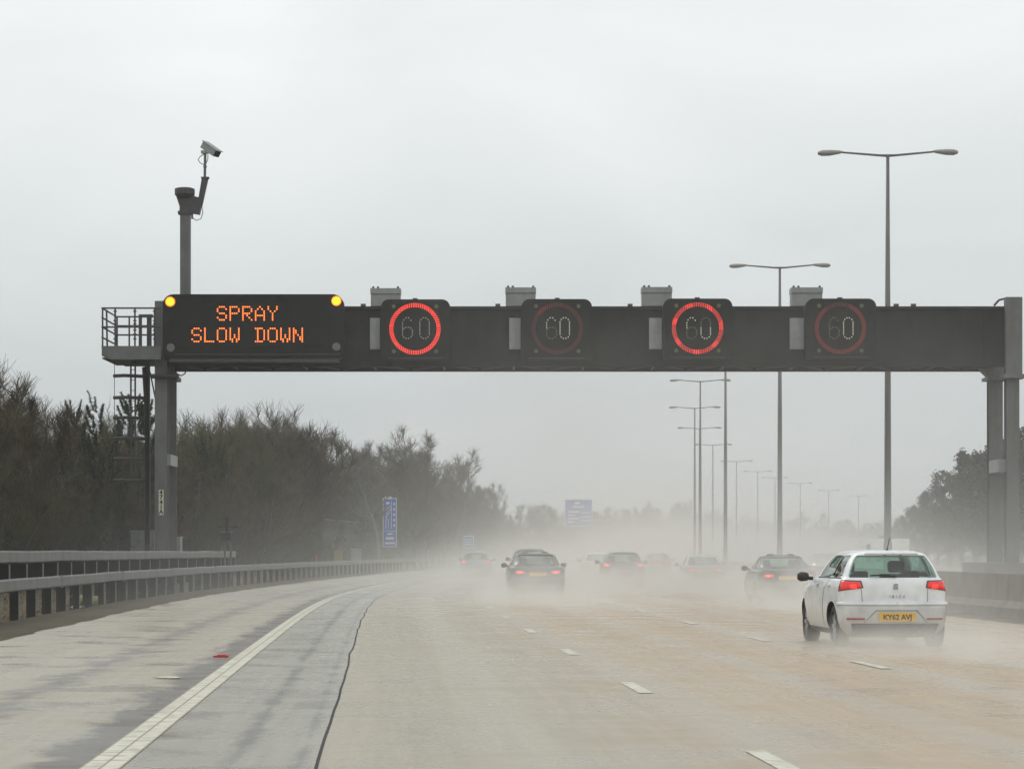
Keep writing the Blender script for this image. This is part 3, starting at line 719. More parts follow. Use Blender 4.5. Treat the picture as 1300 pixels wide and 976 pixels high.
# roadside device near the end of the upper rail
Yv = 98.0
dv = thing('roadside_sensor', 'small two-legged frame carrying a black box and mast at the end of the upper rail', 'sensor', (PX(288, Yv), Yv, 0))
b = MB()
for px in (285.5, 293): b.tube([P(px, 745, Yv), P(px, 692, Yv), P(287.5 + (px - 289) * .4, 688, Yv)], 0.0504, 6)
S(b, 'frame', M['galv'], dv, dv)
b = MB(); b.box(PX(281.5, Yv), PX(293.5, Yv), Yv - .15, Yv + .15, PZ(686, Yv), PZ(676, Yv)); S(b, 'control_box', M['ink'], dv, dv)
b = MB(); b.box(PX(280, Yv), PX(286, Yv), Yv - .18, Yv + .18, PZ(675.8, Yv), PZ(674.5, Yv)); b.box(PX(289, Yv), PX(294.5, Yv), Yv - .18, Yv + .18, PZ(675.8, Yv), PZ(674.5, Yv))
S(b, 'lid', M['galv'], dv, dv)
b = MB(); b.tube([P(288, 676, Yv), P(288, 656, Yv)], 0.0576, 6); b.tube([P(278, 668.5, Yv), P(300, 668.5, Yv)], 0.0144, 5)
b.box(PX(276, Yv), PX(280, Yv), Yv - .05, Yv + .05, PZ(669.5, Yv), PZ(668, Yv)); b.box(PX(298, Yv), PX(302.5, Yv), Yv - .05, Yv + .05, PZ(670, Yv), PZ(668, Yv))
S(b, 'mast', M['ink'], dv, dv)
b = MB(); b.box(PX(272, Yv), PX(281, Yv), Yv + .1, Yv + .5, 0, PZ(693, Yv)); b.box(PX(290.5, Yv), PX(296.5, Yv), Yv - .2, Yv - .05, PZ(742, Yv), PZ(735, Yv)); S(b, 'lower_box', M['steel_dark'], dv, dv)

# ------------------------------------------------------------------ street lamps
LH = 14.65
lz = [(1127, 93), (990, 120), (921, 150), (889, 182), (882, 216), (888, 252), (905, 291), (935, 344), (962, 388), (984, 420), (1016, 455), (1052, 508), (1090, 558)]
lamp_l = ['tall double-armed street lamp right behind the white hatchback, nearest of the row',
 'street lamp whose head stands just above the beam between third and fourth speed signals',
 'street lamp whose head is hidden by the gantry beam, second thick pole to the left',
 'double-armed street lamp with its head just under the beam, first fully seen below the gantry',
 'double-armed street lamp just left of the one under the beam, a little lower',
 'slim street lamp whose head is third below the beam, between thicker poles',
 'faint double-armed street lamp right of the thick pole, fourth head under the beam',
 'pale street lamp, first of the hazy row stepping down to the right', 'pale street lamp, second of the hazy row stepping down to the right',
 'pale street lamp beside the second thick pole in the hazy row', 'pale street lamp just right of the second thick pole in the haze',
 'last but one street lamp fading in the haze at the right', 'furthest street lamp, almost lost in the haze before the nearest pole']
def make_lamp(label):
    t = thing('street_lamp', label, 'street lamp', group='street lamps along the central reserve')
    b = MB(); b.tube([(0, 0, -.2), (0, 0, .02), (0, 0, 1.6), (0, 0, 1.65), (0, 0, 8), (0, 0, LH)], [.15, .15, .145, .125, .1, .055], 12); b.build('pole', M['lamp_pole'], t, True)
    b = MB(); b.box(-.16, .16, -.16, .16, -.2, .03); b.build('base_plate', M['lamp_pole'], t)
    for s in (-1, 1):
        b = MB(); b.tube([(0, 0, LH - .02), (s*.25, 0, LH - .01), (s*1.75, 0, LH + .12)], [.05, .04, .03], 8); b.build('arm', M['lamp_pole'], t, True)
        b = MB(); n = 10; rows = []
        for (u, w, h0, h1) in ((1.5, .05, .09, .14), (1.62, .10, .05, .17), (1.95, .15, -.01, .19), (2.2, .15, -.02, .18), (2.34, .08, .03, .13)):
            rows.append([(s*u, w*math.cos(2*PI*j/n), LH + (h0+h1)/2 + (h1-h0)/2*math.sin(2*PI*j/n)) for j in range(n)])
        vs = [v for r_ in rows for v in r_]
        b.add(vs, [(i*n+j, i*n+(j+1) % n, (i+1)*n+(j+1) % n, (i+1)*n+j) for i in range(4) for j in range(n)] + [tuple(range(n)), tuple(range(4*n, 5*n))])
        fixn(b.build('lamp_head', M['lamp_head'], t, True))
    return t
lamp0 = None
for i, (px, z) in enumerate(lz):
    loc = (PX(px, z), z, -.1); rz = heading(z) + (0 if i > 2 else R(-2)); k_ = {0: 1.17, 1: 1.09, 2: 1.03}.get(i, 1.0)
    if lamp0 is None: lamp0 = make_lamp(lamp_l[0]); lamp0.location = loc; lamp0.rotation_euler = (0, 0, rz); lamp0.scale = (k_, k_, k_)
    else: dup(lamp0, loc, rz, lamp_l[i], scale=(k_, k_, k_))

# ------------------------------------------------------------------ central barrier
b = MB(); zs_ = [-20 + 4 * i for i in range(140)]
prof = [(-.30, 0), (-.28, .22), (-.12, .38), (-.09, 1.03), (.09, 1.03), (.12, .38), (.28, .22), (.30, 0)]; n = len(prof)
for z in zs_:
    for dx, h in prof: b.v.append((L(z) + 17.0 + dx, z, -.11 + h))
for i in range(len(zs_) - 1):
    for j in range(n - 1): b.f.append((i*n+j, i*n+j+1, (i+1)*n+j+1, (i+1)*n+j)); b.mi.append(0)
b.f.append(tuple(range(n))); b.mi.append(0)
tag(fixn(b.build('central_barrier', M['conc'])), 'long low concrete barrier along the central reserve on the right', 'barrier')

# ------------------------------------------------------------------ blue signs, fence, markers
def sign(name, label, px0, px1, py0, py1, z, posts, deco, group=None):
    t = thing(name, label, 'road sign', (PX((px0 + px1)/2, z), z, 0), group=group)
    b = MB(); b.box(PX(px0, z), PX(px1, z), z, z + .05, PZ(py1, z), PZ(py0, z)); S(b, 'border', M['sign_white'], t, t)
    e = .9; b = MB(); b.box(PX(px0 + e, z), PX(px1 - e, z), z - .012, z - .003, PZ(py1 - e, z), PZ(py0 + e, z)); S(b, 'sign_face', M['sign_blue'], t, t)
    for q in posts:
        b = MB(); b.tube([(PX(q, z), z + .12, -.1), (PX(q, z), z + .12, PZ(py0 + 2, z))], .07, 8); S(b, 'post', M['galv'], t, t)
    b = MB(); deco(b, z); S(b, 'lettering', M['sign_white'], t, t)
    return t
def q(b, z, x0, x1, y0, y1): b.box(PX(x0, z), PX(x1, z), z - .03, z - .015, PZ(y1, z), PZ(y0, z))
def deco1(b, z):
    q(b, z, 488.8, 497, 630, 633.5); q(b, z, 489.8, 494.5, 637, 640)
    for x0, x1, y0, y1 in ((495.8, 488.5, 642, 648), (497, 490, 645, 652), (495, 489.5, 650, 656)): b.bar(P(x0, y0, z - .02), P(x1, y1, z - .02), .05)
    b.bar(P(490.5, 655, z - .02), P(489.6, 671, z - .02), .06); b.bar(P(496.8, 636, z - .02), P(496.8, 671, z - .02), .05); b.bar(P(493, 658, z - .02), P(493, 671, z - .02), .04)
    for i in range(5): q(b, z, 499.4, 501.4, 638 + i * 6.8, 641 + i * 6.8)
    q(b, z, 487.8, 502.2, 673.6, 674.2); q(b, z, 491.5, 498.5, 676.5, 678.7); q(b, z, 490, 500, 681.5, 684.6); q(b, z, 488.8, 501.4, 688, 690.5)
sign('direction_sign', 'tall narrow blue sign with white border on a post beside the guardrail', 486, 503.6, 632, 694, 195, (495,), deco1)
def deco2(b, z):
    for x0, x1, y0, y1 in ((590.5, 599.5, 684, 685), (590.5, 598, 687, 688), (590.5, 599, 690, 691)): q(b, z, x0, x1, y0, y1)
sign('direction_sign', 'small faint blue square sign just above the blue hatchback on the left', 588.6, 601.6, 680, 695.5, 250, (595,), deco2)
def deco3(b, z):
    q(b, z, 730, 736, 637, 640); q(b, z, 727, 741, 642, 644.5)
    for i in range(4): q(b, z, 721, 735 - (i % 2) * 5, 648.5 + i * 4.2, 650.5 + i * 4.2)
    for i in range(3): q(b, z, 738, 749, 650 + i * 5, 651.5 + i * 5)
sign('direction_sign', 'large pale blue direction sign fading in the haze above the traffic', 717, 752, 633.5, 668, 355, (723, 746), deco3)
# timber noise fence
t = thing('timber_fence', 'dark timber fence with a pale top edge before the left trees', 'fence', (L(230) - 12.6, 230, 0))
b = MB(); c_ = MB()
zz = 188.0
while zz < 285:
    a, d = Vector((L(zz) - 12.6, zz, .3)), Vector((L(zz + 3) - 12.6, zz + 3, .3))
    for k in range(6):
        p = a.lerp(d, k / 6); r_ = a.lerp(d, (k + .92) / 6)
        b.add([(p.x, p.y, .3), (r_.x, r_.y, .3), (r_.x, r_.y, 4.0), (p.x, p.y, 4.0), (p.x - .05, p.y + .02, .3), (r_.x - .05, r_.y + .02, .3), (r_.x - .05, r_.y + .02, 4.0), (p.x - .05, p.y + .02, 4.0)],
              [(0, 1, 2, 3), (5, 4, 7, 6), (3, 2, 6, 7), (0, 3, 7, 4), (1, 5, 6, 2)])
    c_.tube([(a.x, a.y, 4.04), (d.x, d.y, 4.04)], .045, 4); zz += 3
S(b, 'board_panel', M['timber'], t, t); S(c_, 'top_rail', M['timber_cap'], t, t)
b = MB(); b.tube([P(401.5, 716, 150), P(401.5, 703, 150)], .06, 8)
tag(b.build('marker_post', M['orange']), 'short orange marker post standing just behind the guardrail', 'marker post')
b = MB(); b.tube([at(-7.6, 150, 0), at(-7.6, 150, 1.3)], .05, 8); 
cabinet(446, 458, 696, 165, -.1, 'pale roadside cabinet behind the guardrail left of the tall blue sign', M['cab_lt'])
b = MB(); b.box(PX(424, 160), PX(434, 160), 160, 160.5, 0, PZ(700, 160)); b.box(PX(423.5, 160), PX(434.5, 160), 159.95, 160.55, PZ(700, 160), PZ(698.6, 160))
tag(b.build('grit_bin', mat('grit_bin_yellow', (.28, .24, .05), .6)), 'dull yellow bin half hidden behind the guardrail', 'bin')

# litter behind the near guardrail
b = MB(); b.tube([(PX(90, 66) , 66.2, .08), (PX(123, 66), 66.6, .06)], .15, 12); tag(b.build('drain_pipe', M['pipe_green'], smooth=True), 'pale green pipe lying behind the posts of the near guardrail', 'pipe')
def rag(name, m, c, r_, label, cat, seed):
    rr = random.Random(seed); bm = bmesh.new(); bmesh.ops.create_icosphere(bm, subdivisions=2, radius=1)
    for v in bm.verts: v.co = Vector((v.co.x * r_[0], v.co.y * r_[1], v.co.z * r_[2])) * rr.uniform(.65, 1.25)
    me = bpy.data.meshes.new(name); bm.to_mesh(me); bm.free(); me.materials.append(m)
    o = bpy.data.objects.new(name, me); C.objects.link(o); o.location = c; return tag(o, label, cat)
def gp(px, py): 
    Y = CH * F / (py - HY); return Vector((PX(px, Y), Y, 0))
rag('plastic_bag', M['blue_plastic'], gp(190, 751) + Vector((-.2, .3, .12)), (.2, .12, .14), 'crumpled blue plastic bag behind the guardrail posts', 'bag', 1)
rag('plastic_sheet', M['blue_plastic'], gp(204, 751) + Vector((0, .5, .1)), (.32, .1, .07), 'flat blue plastic scrap behind the guardrail, right of the blue bag', 'litter', 2)
rag('crushed_bottle', M['white_plastic'], gp(96, 772) + Vector((0, 0, .03)), (.13, .06, .04), 'crushed white bottle at the foot of the guardrail posts', 'litter', 3)
rag('paper_scrap', M['white_plastic'], gp(225, 736) + Vector((0, 0, .25)), (.12, .1, .06), 'white scrap behind the guardrail near the gantry leg', 'litter', 4)
rag('red_cup', M['red'], gp(112, 751) + Vector((0, 2, .25)), (.15, .08, .08), 'orange-red scrap behind the guardrail above the green pipe', 'litter', 5)
b = MB(); p = gp(281, 833.5); b.box(p.x - .10, p.x + .10, p.y - .09, p.y + .06, .004, .022); b.box(p.x - .05, p.x + .08, p.y - .06, p.y + .03, .022, .033)
tag(b.build('lamp_lens_fragment', M['red']), 'broken red lens fragment lying on the hard shoulder by the white edge line', 'debris')
rag('paper_scrap', M['plate_white'], gp(213, 861) + Vector((0, 0, .012)), (.16, .09, .012), 'small pale scrap lying on the hard shoulder', 'litter', 6)

# ------------------------------------------------------------------ cars
def car_mesh_tables(kind):
    # rows: z, rear y, front y, half width, rear corner radius, front corner radius   (rear bumper at y=0, nose at y=Len)
    if kind == 'hatch':
        return 4.05, [(.20, .22, 3.90, .74, .22, .3), (.30, .05, 4.00, .80, .28, .38), (.42, .0, 4.04, .835, .30, .42), (.60, .0, 4.05, .846, .30, .45),
                (.66, .03, 4.02, .846, .30, .48), (.69, .07, 3.99, .845, .28, .5), (.85, .10, 3.80, .835, .26, .5), (.94, .12, 3.35, .815, .22, .45), (1.00, .145, 2.98, .79, .18, .35),
                (1.04, .17, 2.90, .745, .16, .3), (1.20, .25, 2.62, .675, .15, .25), (1.31, .32, 2.42, .61, .14, .22), (1.375, .34, 2.30, .555, .14, .22), (1.412, .42, 2.14, .49, .18, .22), (1.437, .58, 1.98, .37, .2, .2), (1.447, .88, 1.78, .2, .12, .12)]
    if kind == 'saloon':
        return 4.55, [(.20, .22, 4.4, .77, .22, .3), (.30, .05, 4.50, .82, .28, .38), (.42, .0, 4.54, .86, .28, .42), (.60, .0, 4.55, .875, .28, .45),
                (.66, .03, 4.52, .872, .28, .48), (.80, .05, 4.40, .865, .26, .5), (.93, .06, 3.95, .85, .22, .5), (.99, .12, 3.55, .81, .20, .4), (1.005, .35, 3.42, .79, .2, .35),
                (1.02, .66, 3.36, .77, .2, .3), (1.16, .98, 3.05, .70, .2, .25), (1.30, 1.32, 2.72, .63, .2, .22), (1.355, 1.50, 2.55, .60, .2, .22), (1.385, 1.62, 2.42, .54, .2, .22), (1.405, 1.80, 2.25, .38, .18, .18), (1.412, 1.92, 2.12, .2, .08, .08)]
def make_car(name, label, kind, pm, scale=(1, 1, 1), plate=None, badge=None, lights='tail_red', glass='glass', detail=True, group=None, front=False, antenna=False):
    Ln, T = car_mesh_tables(kind)
    t = thing(name, label, 'car', group=group)
    nr = len(T)
    sub = 4
    cols = list(zip(*T)); tabs = [[(i, c[i]) for i in range(nr)] for c in cols]
    def row(u): return [pchip(tb, u) for tb in tabs]
    def pt(s, u, side=1, out=0.0):
        z, r, f, w, Rr, Rf = row(u)
        bow_r, bow_f = (.11 if kind == 'hatch' else .06), .10
        def side_w(y):
            m_ = (r + f) / 2; h_ = (f - r) / 2
            return w * (1 - .05 * abs((y - m_) / max(h_, .1)) ** 3)
        if s < .22:
            k = s / .22; x = (w * .95 - Rr) * k; y = r + bow_r * k * k
        elif s < .34:
            a = (s - .22) / .12 * PI / 2; x = w * .95 - Rr + Rr * math.sin(a); y = r + bow_r + Rr * (1 - math.cos(a))
        elif s < .68:
            k = (s - .34) / .34; y = (r + bow_r + Rr) * (1 - k) + (f - bow_f - Rf) * k
            x = side_w(y); e = min(k, 1 - k) * 6; e = max(0, 1 - e); x = x * (1 - e) + w * .95 * e
        elif s < .80:
            a = (s - .68) / .12 * PI / 2; x = w * .95 - Rf + Rf * math.cos(a); y = f - bow_f - Rf + Rf * math.sin(a)
        else:
            k = (s - .80) / .20; x = (w * .95 - Rf) * (1 - k); y = f - bow_f + bow_f * (1 - (1 - k) ** 2)
        return Vector((x * side, y, z))
    def surf(s, u, side=1, out=0.0):
        p = pt(s, u, side)
        if out:
            e = 1e-3; du = pt(s, min(u + .02, nr - 1), side) - pt(s, max(u - .02, 0), side); ds = pt(s + e, u, side) - pt(max(s - e, 0.0), u, side)
            n_ = ds.cross(du); 
            if n_.length > 1e-12:
                n_.normalize()
                if side < 0: n_ = -n_
                c_ = Vector((0, (row(u)[1] + row(u)[2]) / 2, p.z - .15))
                if n_.dot(p - c_) < 0: n_ = -n_
                p = p + n_ * out
        return p
    def u_of(z):
        lo_, hi_ = 0.0, nr - 1.0
        for _ in range(30):
            m_ = (lo_ + hi_) / 2
            if row(m_)[0] < z: lo_ = m_
            else: hi_ = m_
        return (lo_ + hi_) / 2
    ub = 9.0; ut = 11.85         # belt row and roof row
    # columns
    sW0, sW1 = (.0, .252)           # rear window half span in s
    S_list = sorted(set([0, .05, .1, .15, .19, .22, .236, .252, .265, .28, .295, .31, .325, .34, .352, .375, .40, .43, .455, .462, .49, .52, .55, .575, .60, .625, .65, .68, .70, .72, .74, .76, .78, .80, .85, .9, .95, 1.0]))
    U_list = sorted(set([i / sub for i in range(0, (nr - 1) * sub + 1)] + [ub, ub + .25, ut - .25, ut]))
    rear_w = (0.0, .28); front_w = (.74, 1.0); sideA = (.352, .455); sideB = (.462, .65)
    def in_win(s0, s1, u0, u1):
        if u0 < ub - 1e-6 or u1 > ut + 1e-6: return None
        for k_, (a, b_) in (('rear', rear_w), ('front', front_w), ('A', sideA), ('B', sideB)):
            if s0 >= a - 1e-6 and s1 <= b_ + 1e-6: return k_
        return None
    body = MB(); glassb = {'rear': MB(), 'front': MB(), 'A': MB(), 'B': MB()}
    vid = {}
    def vv(s, u, side):
        key = (round(s, 4), round(u, 4), 1 if s in (0, 1.0) else side)
        if key not in vid: vid[key] = len(body.v); body.v.append(tuple(pt(s, u, side)))
        return vid[key]
    for side in (1, -1):
        for i in range(len(S_list) - 1):
            s0, s1 = S_list[i], S_list[i + 1]
            for j in range(len(U_list) - 1):
                u0, u1 = U_list[j], U_list[j + 1]
                k_ = in_win(s0, s1, u0, u1)
                if k_:
                    a, b_ = {'rear': rear_w, 'front': front_w, 'A': sideA, 'B': sideB}[k_]
                    g_ = glassb[k_]; o_ = len(g_.v)
                    for (s, u) in ((s0, u0), (s1, u0), (s1, u1), (s0, u1)): g_.v.append(tuple(surf(s, u, side, -.008)))
                    g_.f.append((o_, o_+1, o_+2, o_+3) if side > 0 else (o_+3, o_+2, o_+1, o_)); g_.mi.append(0)
                    # body triangle in hole corners to round them
                    left = abs(s0 - a) < 1e-6 and not (k_ == 'rear'); right = abs(s1 - b_) < 1e-6 and not (k_ == 'front')
                    bot = abs(u0 - ub) < 1e-6; top = abs(u1 - ut) < 1e-6
                    q0, q1, q2, q3 = (s0, u0), (s1, u0), (s1, u1), (s0, u1)
                    tri = None
                    if right and bot: tri = (q0, q1, q2)
                    if right and top: tri = (q1, q2, q3)
                    if left and top: tri = (q2, q3, q0)
                    if left and bot: tri = (q3, q0, q1)
                    if tri:
                        ids = [vv(s, u, side) for s, u in tri]; body.f.append(tuple(ids if side > 0 else ids[::-1])); body.mi.append(0)
                    continue
                ids = [vv(s0, u0, side), vv(s1, u0, side), vv(s1, u1, side), vv(s0, u1, side)]
                body.f.append(tuple(ids if side > 0 else ids[::-1])); body.mi.append(0)
    # roof cap and floor
    for (u, fl) in ((U_list[-1], 0), (U_list[0], 1)):
        ring = [vv(s, u, 1) for s in S_list] + [vv(s, u, -1) for s in S_list[::-1][1:-1]]
        body.f.append(tuple(ring if not fl else ring[::-1])); body.mi.append(0)
    bo = body.build('body', [pm, M['black_plastic']], t, True)
    bm = bmesh.new(); bm.from_mesh(bo.data); bmesh.ops.remove_doubles(bm, verts=bm.verts, dist=1e-4)
    # wheel wells: hollow arches pressed inward
    wy = (Ln * .185, Ln * .795); wr = .315
    bm.to_mesh(bo.data); bm.free()
    bpy.context.view_layer.update()
    cut = bmesh.new()
    for y_ in wy:
        for sd in (-1, 1):
            mtx = Matrix.Translation((sd * .83, y_, wr)) @ Matrix.Rotation(PI / 2, 4, 'Y')
            bmesh.ops.create_cone(cut, cap_ends=True, segments=28, radius1=wr + .055, radius2=wr + .055, depth=.52, matrix=mtx)
    # boolean difference, evaluated once
    cme = bpy.data.meshes.new('cutter'); cut.to_mesh(cme); cut.free(); cme.materials.append(pm); cme.materials.append(M['black_plastic'])
    for p_ in cme.polygons: p_.material_index = 1
    co = bpy.data.objects.new('cutter', cme); C.objects.link(co)
    md = bo.modifiers.new('arch', 'BOOLEAN'); md.object = co; md.operation = 'DIFFERENCE'; md.solver = 'EXACT'
    # thickness first so the shell is a closed solid
    so = bo.modifiers.new('skin', 'SOLIDIFY'); so.thickness = .035; so.offset = -1
    bo.modifiers.move(1, 0)
    dg = bpy.context.evaluated_depsgraph_get(); dg.update()
    nm = bpy.data.meshes.new_from_object(bo.evaluated_get(dg)); bo.modifiers.clear(); old = bo.data; bo.data = nm; bpy.data.meshes.remove(old)
    bpy.data.objects.remove(co); bpy.data.meshes.remove(cme)
    try: nm.set_sharp_from_angle(angle=R(38))
    except Exception: pass
    gm = M[glass]
    glassb['rear'].build('rear_window', gm, t, True)
    fw = glassb['front'].build('windscreen', gm, t, True)
    for k_ in ('A', 'B'):
        for sd_ in (1, -1):
            g_ = glassb[k_]; h_ = MB(); fs_ = [f for f in g_.f if g_.v[f[0]][0] * sd_ > 0]
            for f in fs_: h_.add([g_.v[i] for i in f], [(0, 1, 2, 3)])
            so_ = h_.build('side_window', gm, t, True); bm = bmesh.new(); bm.from_mesh(so_.data); bmesh.ops.remove_doubles(bm, verts=bm.verts, dist=1e-4); bm.to_mesh(so_.data); bm.free()
    # patches
    def patch(name_, m_, s0, s1, z0, z1, side=1, out=.008, ns=8, nu=4, both=False, shape=None, parent=t, th=.02):
        b = MB(); ua, uc = u_of(z0), u_of(z1)
        for sd in ((1, -1) if both else (side,)):
            o_ = len(b.v)
            for lay in (out, out - th):
                for j in range(nu + 1):
                    for i in range(ns + 1):
                        a_, c_ = i / ns, j / nu
                        if shape: a2, c2 = shape(a_, c_)
                        else: a2, c2 = a_, c_
                        b.v.append(tuple(surf(s0 + (s1 - s0) * a2, ua + (uc - ua) * c2, sd, lay)))
            K_ = (ns + 1) * (nu + 1)
            def fa(*ids): b.f.append(tuple(o_ + i for i in (ids if sd > 0 else ids[::-1]))); b.mi.append(0)
            for j in range(nu):
                for i in range(ns):
                    a_ = j * (ns + 1) + i; fa(a_, a_ + 1, a_ + ns + 2, a_ + ns + 1)
            for i in range(ns):
                fa(i + K_, i + 1 + K_, i + 1, i); a_ = nu * (ns + 1) + i; fa(a_, a_ + 1, a_ + 1 + K_, a_ + K_)
            for j in range(nu):
                a_ = j * (ns + 1); fa(a_, a_ + ns + 1, a_ + ns + 1 + K_, a_ + K_); a_ += ns; fa(a_ + K_, a_ + ns + 1 + K_, a_ + ns + 1, a_)
        return b.build(name_, m_, parent, True)
    if kind == 'hatch': tl = (.185, .315, .835, 1.005)
    else: tl = (.15, .26, .775, .885)
    for sd in (1, -1):
        shp = (lambda a_, c_: (a_ , c_ * (1 - .12 * (1 - a_)) + .22 * (1 - a_) * (1 - c_) )) if kind == 'hatch' else None
        if lights:
            lt = patch('tail_light', M['tail_dark'], tl[0], tl[1], tl[2], tl[3], sd, .010, shape=shp)
            patch('lens', M[lights], tl[0] + .008, tl[1] - .012, tl[2] + .02, tl[3] - .02, sd, .016, shape=shp, parent=lt)
            if lights != 'tail_red': patch('bulb', M['tail_hi'], tl[0] + .045, tl[0] + .075, (tl[2] + tl[3]) / 2 - .035, (tl[2] + tl[3]) / 2 + .035, sd, .022, 4, 3, parent=lt)
            elif kind == 'hatch':
                patch('inner_lens', M['tail_lit'], tl[0] + .035, tl[0] + .065, .875, .935, sd, .020, 4, 3, parent=lt)
    # plate
    pz = (.40, .53) if kind == 'hatch' else ((.72, .83) if name != 'x' else 0)
    yp = row(u_of(sum(pz) / 2))[1] - .022
    yp += 0.0; b = MB(); b.box(-.265, .265, yp - .006, yp + .006, pz[0], pz[1]); np_ = b.build('number_plate', M['plate_y'], t)
    if plate: text_mb(plate, .108, name='plate_text', m=M['ink'], parent=np_, loc=(0, yp - .008, sum(pz) / 2 - .004), extrude=.002, bold=.002, spacing=.95)
    # lower bumper dark insert, crease, seams, reflectors
    patch('lower_bumper', M['black_plastic'], 0, .26, .19, .37, out=.006, both=True, ns=10)
    if detail:
        patch('bumper_seam', M['seam'] if badge is None else M['seam_crease_shade'], 0, .33, .676, .686, out=.003, both=True, ns=12, nu=1, th=.01)
        patch('tailgate_seam', M['seam'] if badge is None else M['seam_crease_shade'], .197, .201, .69, 1.0, out=.003, both=True, ns=1, nu=8, th=.01)
        for sd in (1, -1): patch('reflector', M['reflector'], .20, .275, .425, .45, sd, .012, 6, 1)
        patch('spoiler', pm, 0, .22, 1.372, 1.400, out=.028, both=True, ns=10, nu=3, th=.05) if kind == 'hatch' else None
        b = MB(); b.box(-.13, .13, row(u_of(1.375))[1] + .005, row(u_of(1.375))[1] + .03, 1.363, 1.375); b.build('brake_light', M['tail_dark'], t)
        for sz in ((.455, .462),): patch('door_pillar', M['black_plastic'], .4535, .4635, 1.045, 1.35, out=.0, both=True, ns=1, nu=6)
        patch('window_trim', M['black_plastic'], .35, .652, 1.022, 1.036, out=.006, both=True, ns=16, nu=1)
        for s_ in (.40, .53): patch('door_handle', pm if kind == 'hatch' else M['black_plastic'], s_, s_ + .018, .90, .925, out=.03, both=True, ns=3, nu=1, th=.02)
        for s_ in (.445, .64): patch('door_seam', M['seam'], s_, s_ + .0025, .35, 1.02, out=.002, both=True, ns=1, nu=12, th=.01)
        wy_ = row(u_of(1.08))[1]
        b = MB(); b.tube([(0.02, row(u_of(1.05))[1] - .02, 1.055), (-.15, row(u_of(1.075))[1] - .02, 1.075), (-.36, row(u_of(1.07))[1] + .0, 1.07)], .012, 5); b.build('wiper', M['black_plastic'], t)
        patch('side_skirt', M['dark_plastic'], .40, .62, .20, .27, out=.004, both=True, ns=8, nu=1)
    if badge:      # crease framing the plate, its shade painted as grey strips
        def cr_(a_, c_): return (a_, c_)
        patch('bumper_crease_shade', M['seam_crease_shade'], 0, .13, .555, .567, out=.004, both=True, ns=8, nu=1, th=.01)
        for sd in (1, -1):
            b = MB(); pts_ = [surf(.13 + .085 * i / 6, u_of(.561 - .20 * i / 6), sd, .004) for i in range(7)]; b.tube(pts_, .008, 4); b.build('bumper_crease_shade', M['seam_crease_shade'], t)
        patch('bumper_lip', pm, 0, .335, .63, .672, out=.022, both=True, ns=20, nu=3, th=.04)
    # mirrors
    for sd in (1, -1):
        b = MB(); yy = Ln * .655; ww = .80
        b.tube([(sd*(ww - .03), yy, 1.0), (sd*(ww + .07), yy, 1.01)], .03, 6)
        rows = []; n = 10
        for (dx, rw, rh) in ((0.04, .05, .045), (.07, .07, .07), (.16, .075, .078), (.21, .05, .05)):
            rows.append([(sd*(ww + dx), yy + rw*math.cos(2*PI*j/n), 1.03 + rh*math.sin(2*PI*j/n)) for j in range(n)])
        b.add([v for r_ in rows for v in r_], [(i*n+j, i*n+(j+1) % n, (i+1)*n+(j+1) % n, (i+1)*n+j) for i in range(3) for j in range(n)] + [tuple(range(n)), tuple(range(3*n, 4*n))])
        fixn(b.build('door_mirror', M['black_plastic'], t, True))
    # wheels
    for y_ in wy:
        for sd in (1, -1):
            b = MB(); n = 24; ww = .79; rows = []
            for (dx, r_) in ((-.19, .20), (-.19, .29), (-.17, wr), (-.03, wr), (0, .30), (.0, .215)):
                rows.append([(sd*(ww + dx), y_ + r_*math.cos(2*PI*j/n), wr + r_*math.sin(2*PI*j/n)) for j in range(n)])
            b.add([v for r_ in rows for v in r_], [(i*n+j, i*n+(j+1) % n, (i+1)*n+(j+1) % n, (i+1)*n+j) for i in range(5) for j in range(n)] + [tuple(range(n))])
            wh = fixn(b.build('wheel', M['rubber'], t, True))
            b = MB(); nsp = 7; c_ = Vector((sd*(ww - .012), y_, wr))
            for k in range(nsp):
                a = 2*PI*k/nsp; d_ = Vector((0, math.cos(a), math.sin(a))); p_ = Vector((0, -math.sin(a), math.cos(a)))
                vs = [c_ + p_*.035, c_ - p_*.035, c_ + d_*.215 - p_*.028, c_ + d_*.215 + p_*.028]
                vs += [v - Vector((sd*.03, 0, 0)) for v in vs]
                b.add(vs, [(0, 1, 2, 3), (7, 6, 5, 4), (0, 3, 7, 4), (1, 5, 6, 2)])
            b.tube([c_ + Vector((sd*.01, 0, 0)), c_ - Vector((sd*.05, 0, 0))], .06, 10)
            for k in range(20):
                a = 2*PI*k/20; a2 = 2*PI*(k+1)/20
                vs = [c_ + Vector((0, math.cos(q_)*r_, math.sin(q_)*r_)) for q_ in (a, a2) for r_ in (.195, .218)]; b.add(vs, [(0, 1, 3, 2)])
            b.tube([c_ - Vector((sd*.06, 0, 0)), c_ - Vector((sd*.075, 0, 0))], .2, 16, 1)
            b.build('rim', [M['alloy'], M['black_plastic']], wh)
    # interior
    b = MB(); b.box(-.68, .68, .55 if kind == 'hatch' else 1.3, Ln * .70, .28, .62); b.box(-.66, .66, Ln * .62, Ln * .69, .6, .95)
    yb = .75 if kind == 'hatch' else 1.75
    b.box(-.62, .62, yb, yb + .16, .5, .98); 
    for x_ in (-.38, .38):
        b.box(x_ - .24, x_ + .24, Ln * .47, Ln * .50, .5, 1.08); b.prism(rrect(x_ - .12, x_ + .12, 1.10, 1.28, .05, .05), Ln * .475, Ln * .495); b.prism(rrect(x_ - .11, x_ + .11, 1.0, 1.13, .04, .04), yb + .04, yb + .14)
    b.build('seats', M['interior'], t)
    b = MB(); rr = MB()
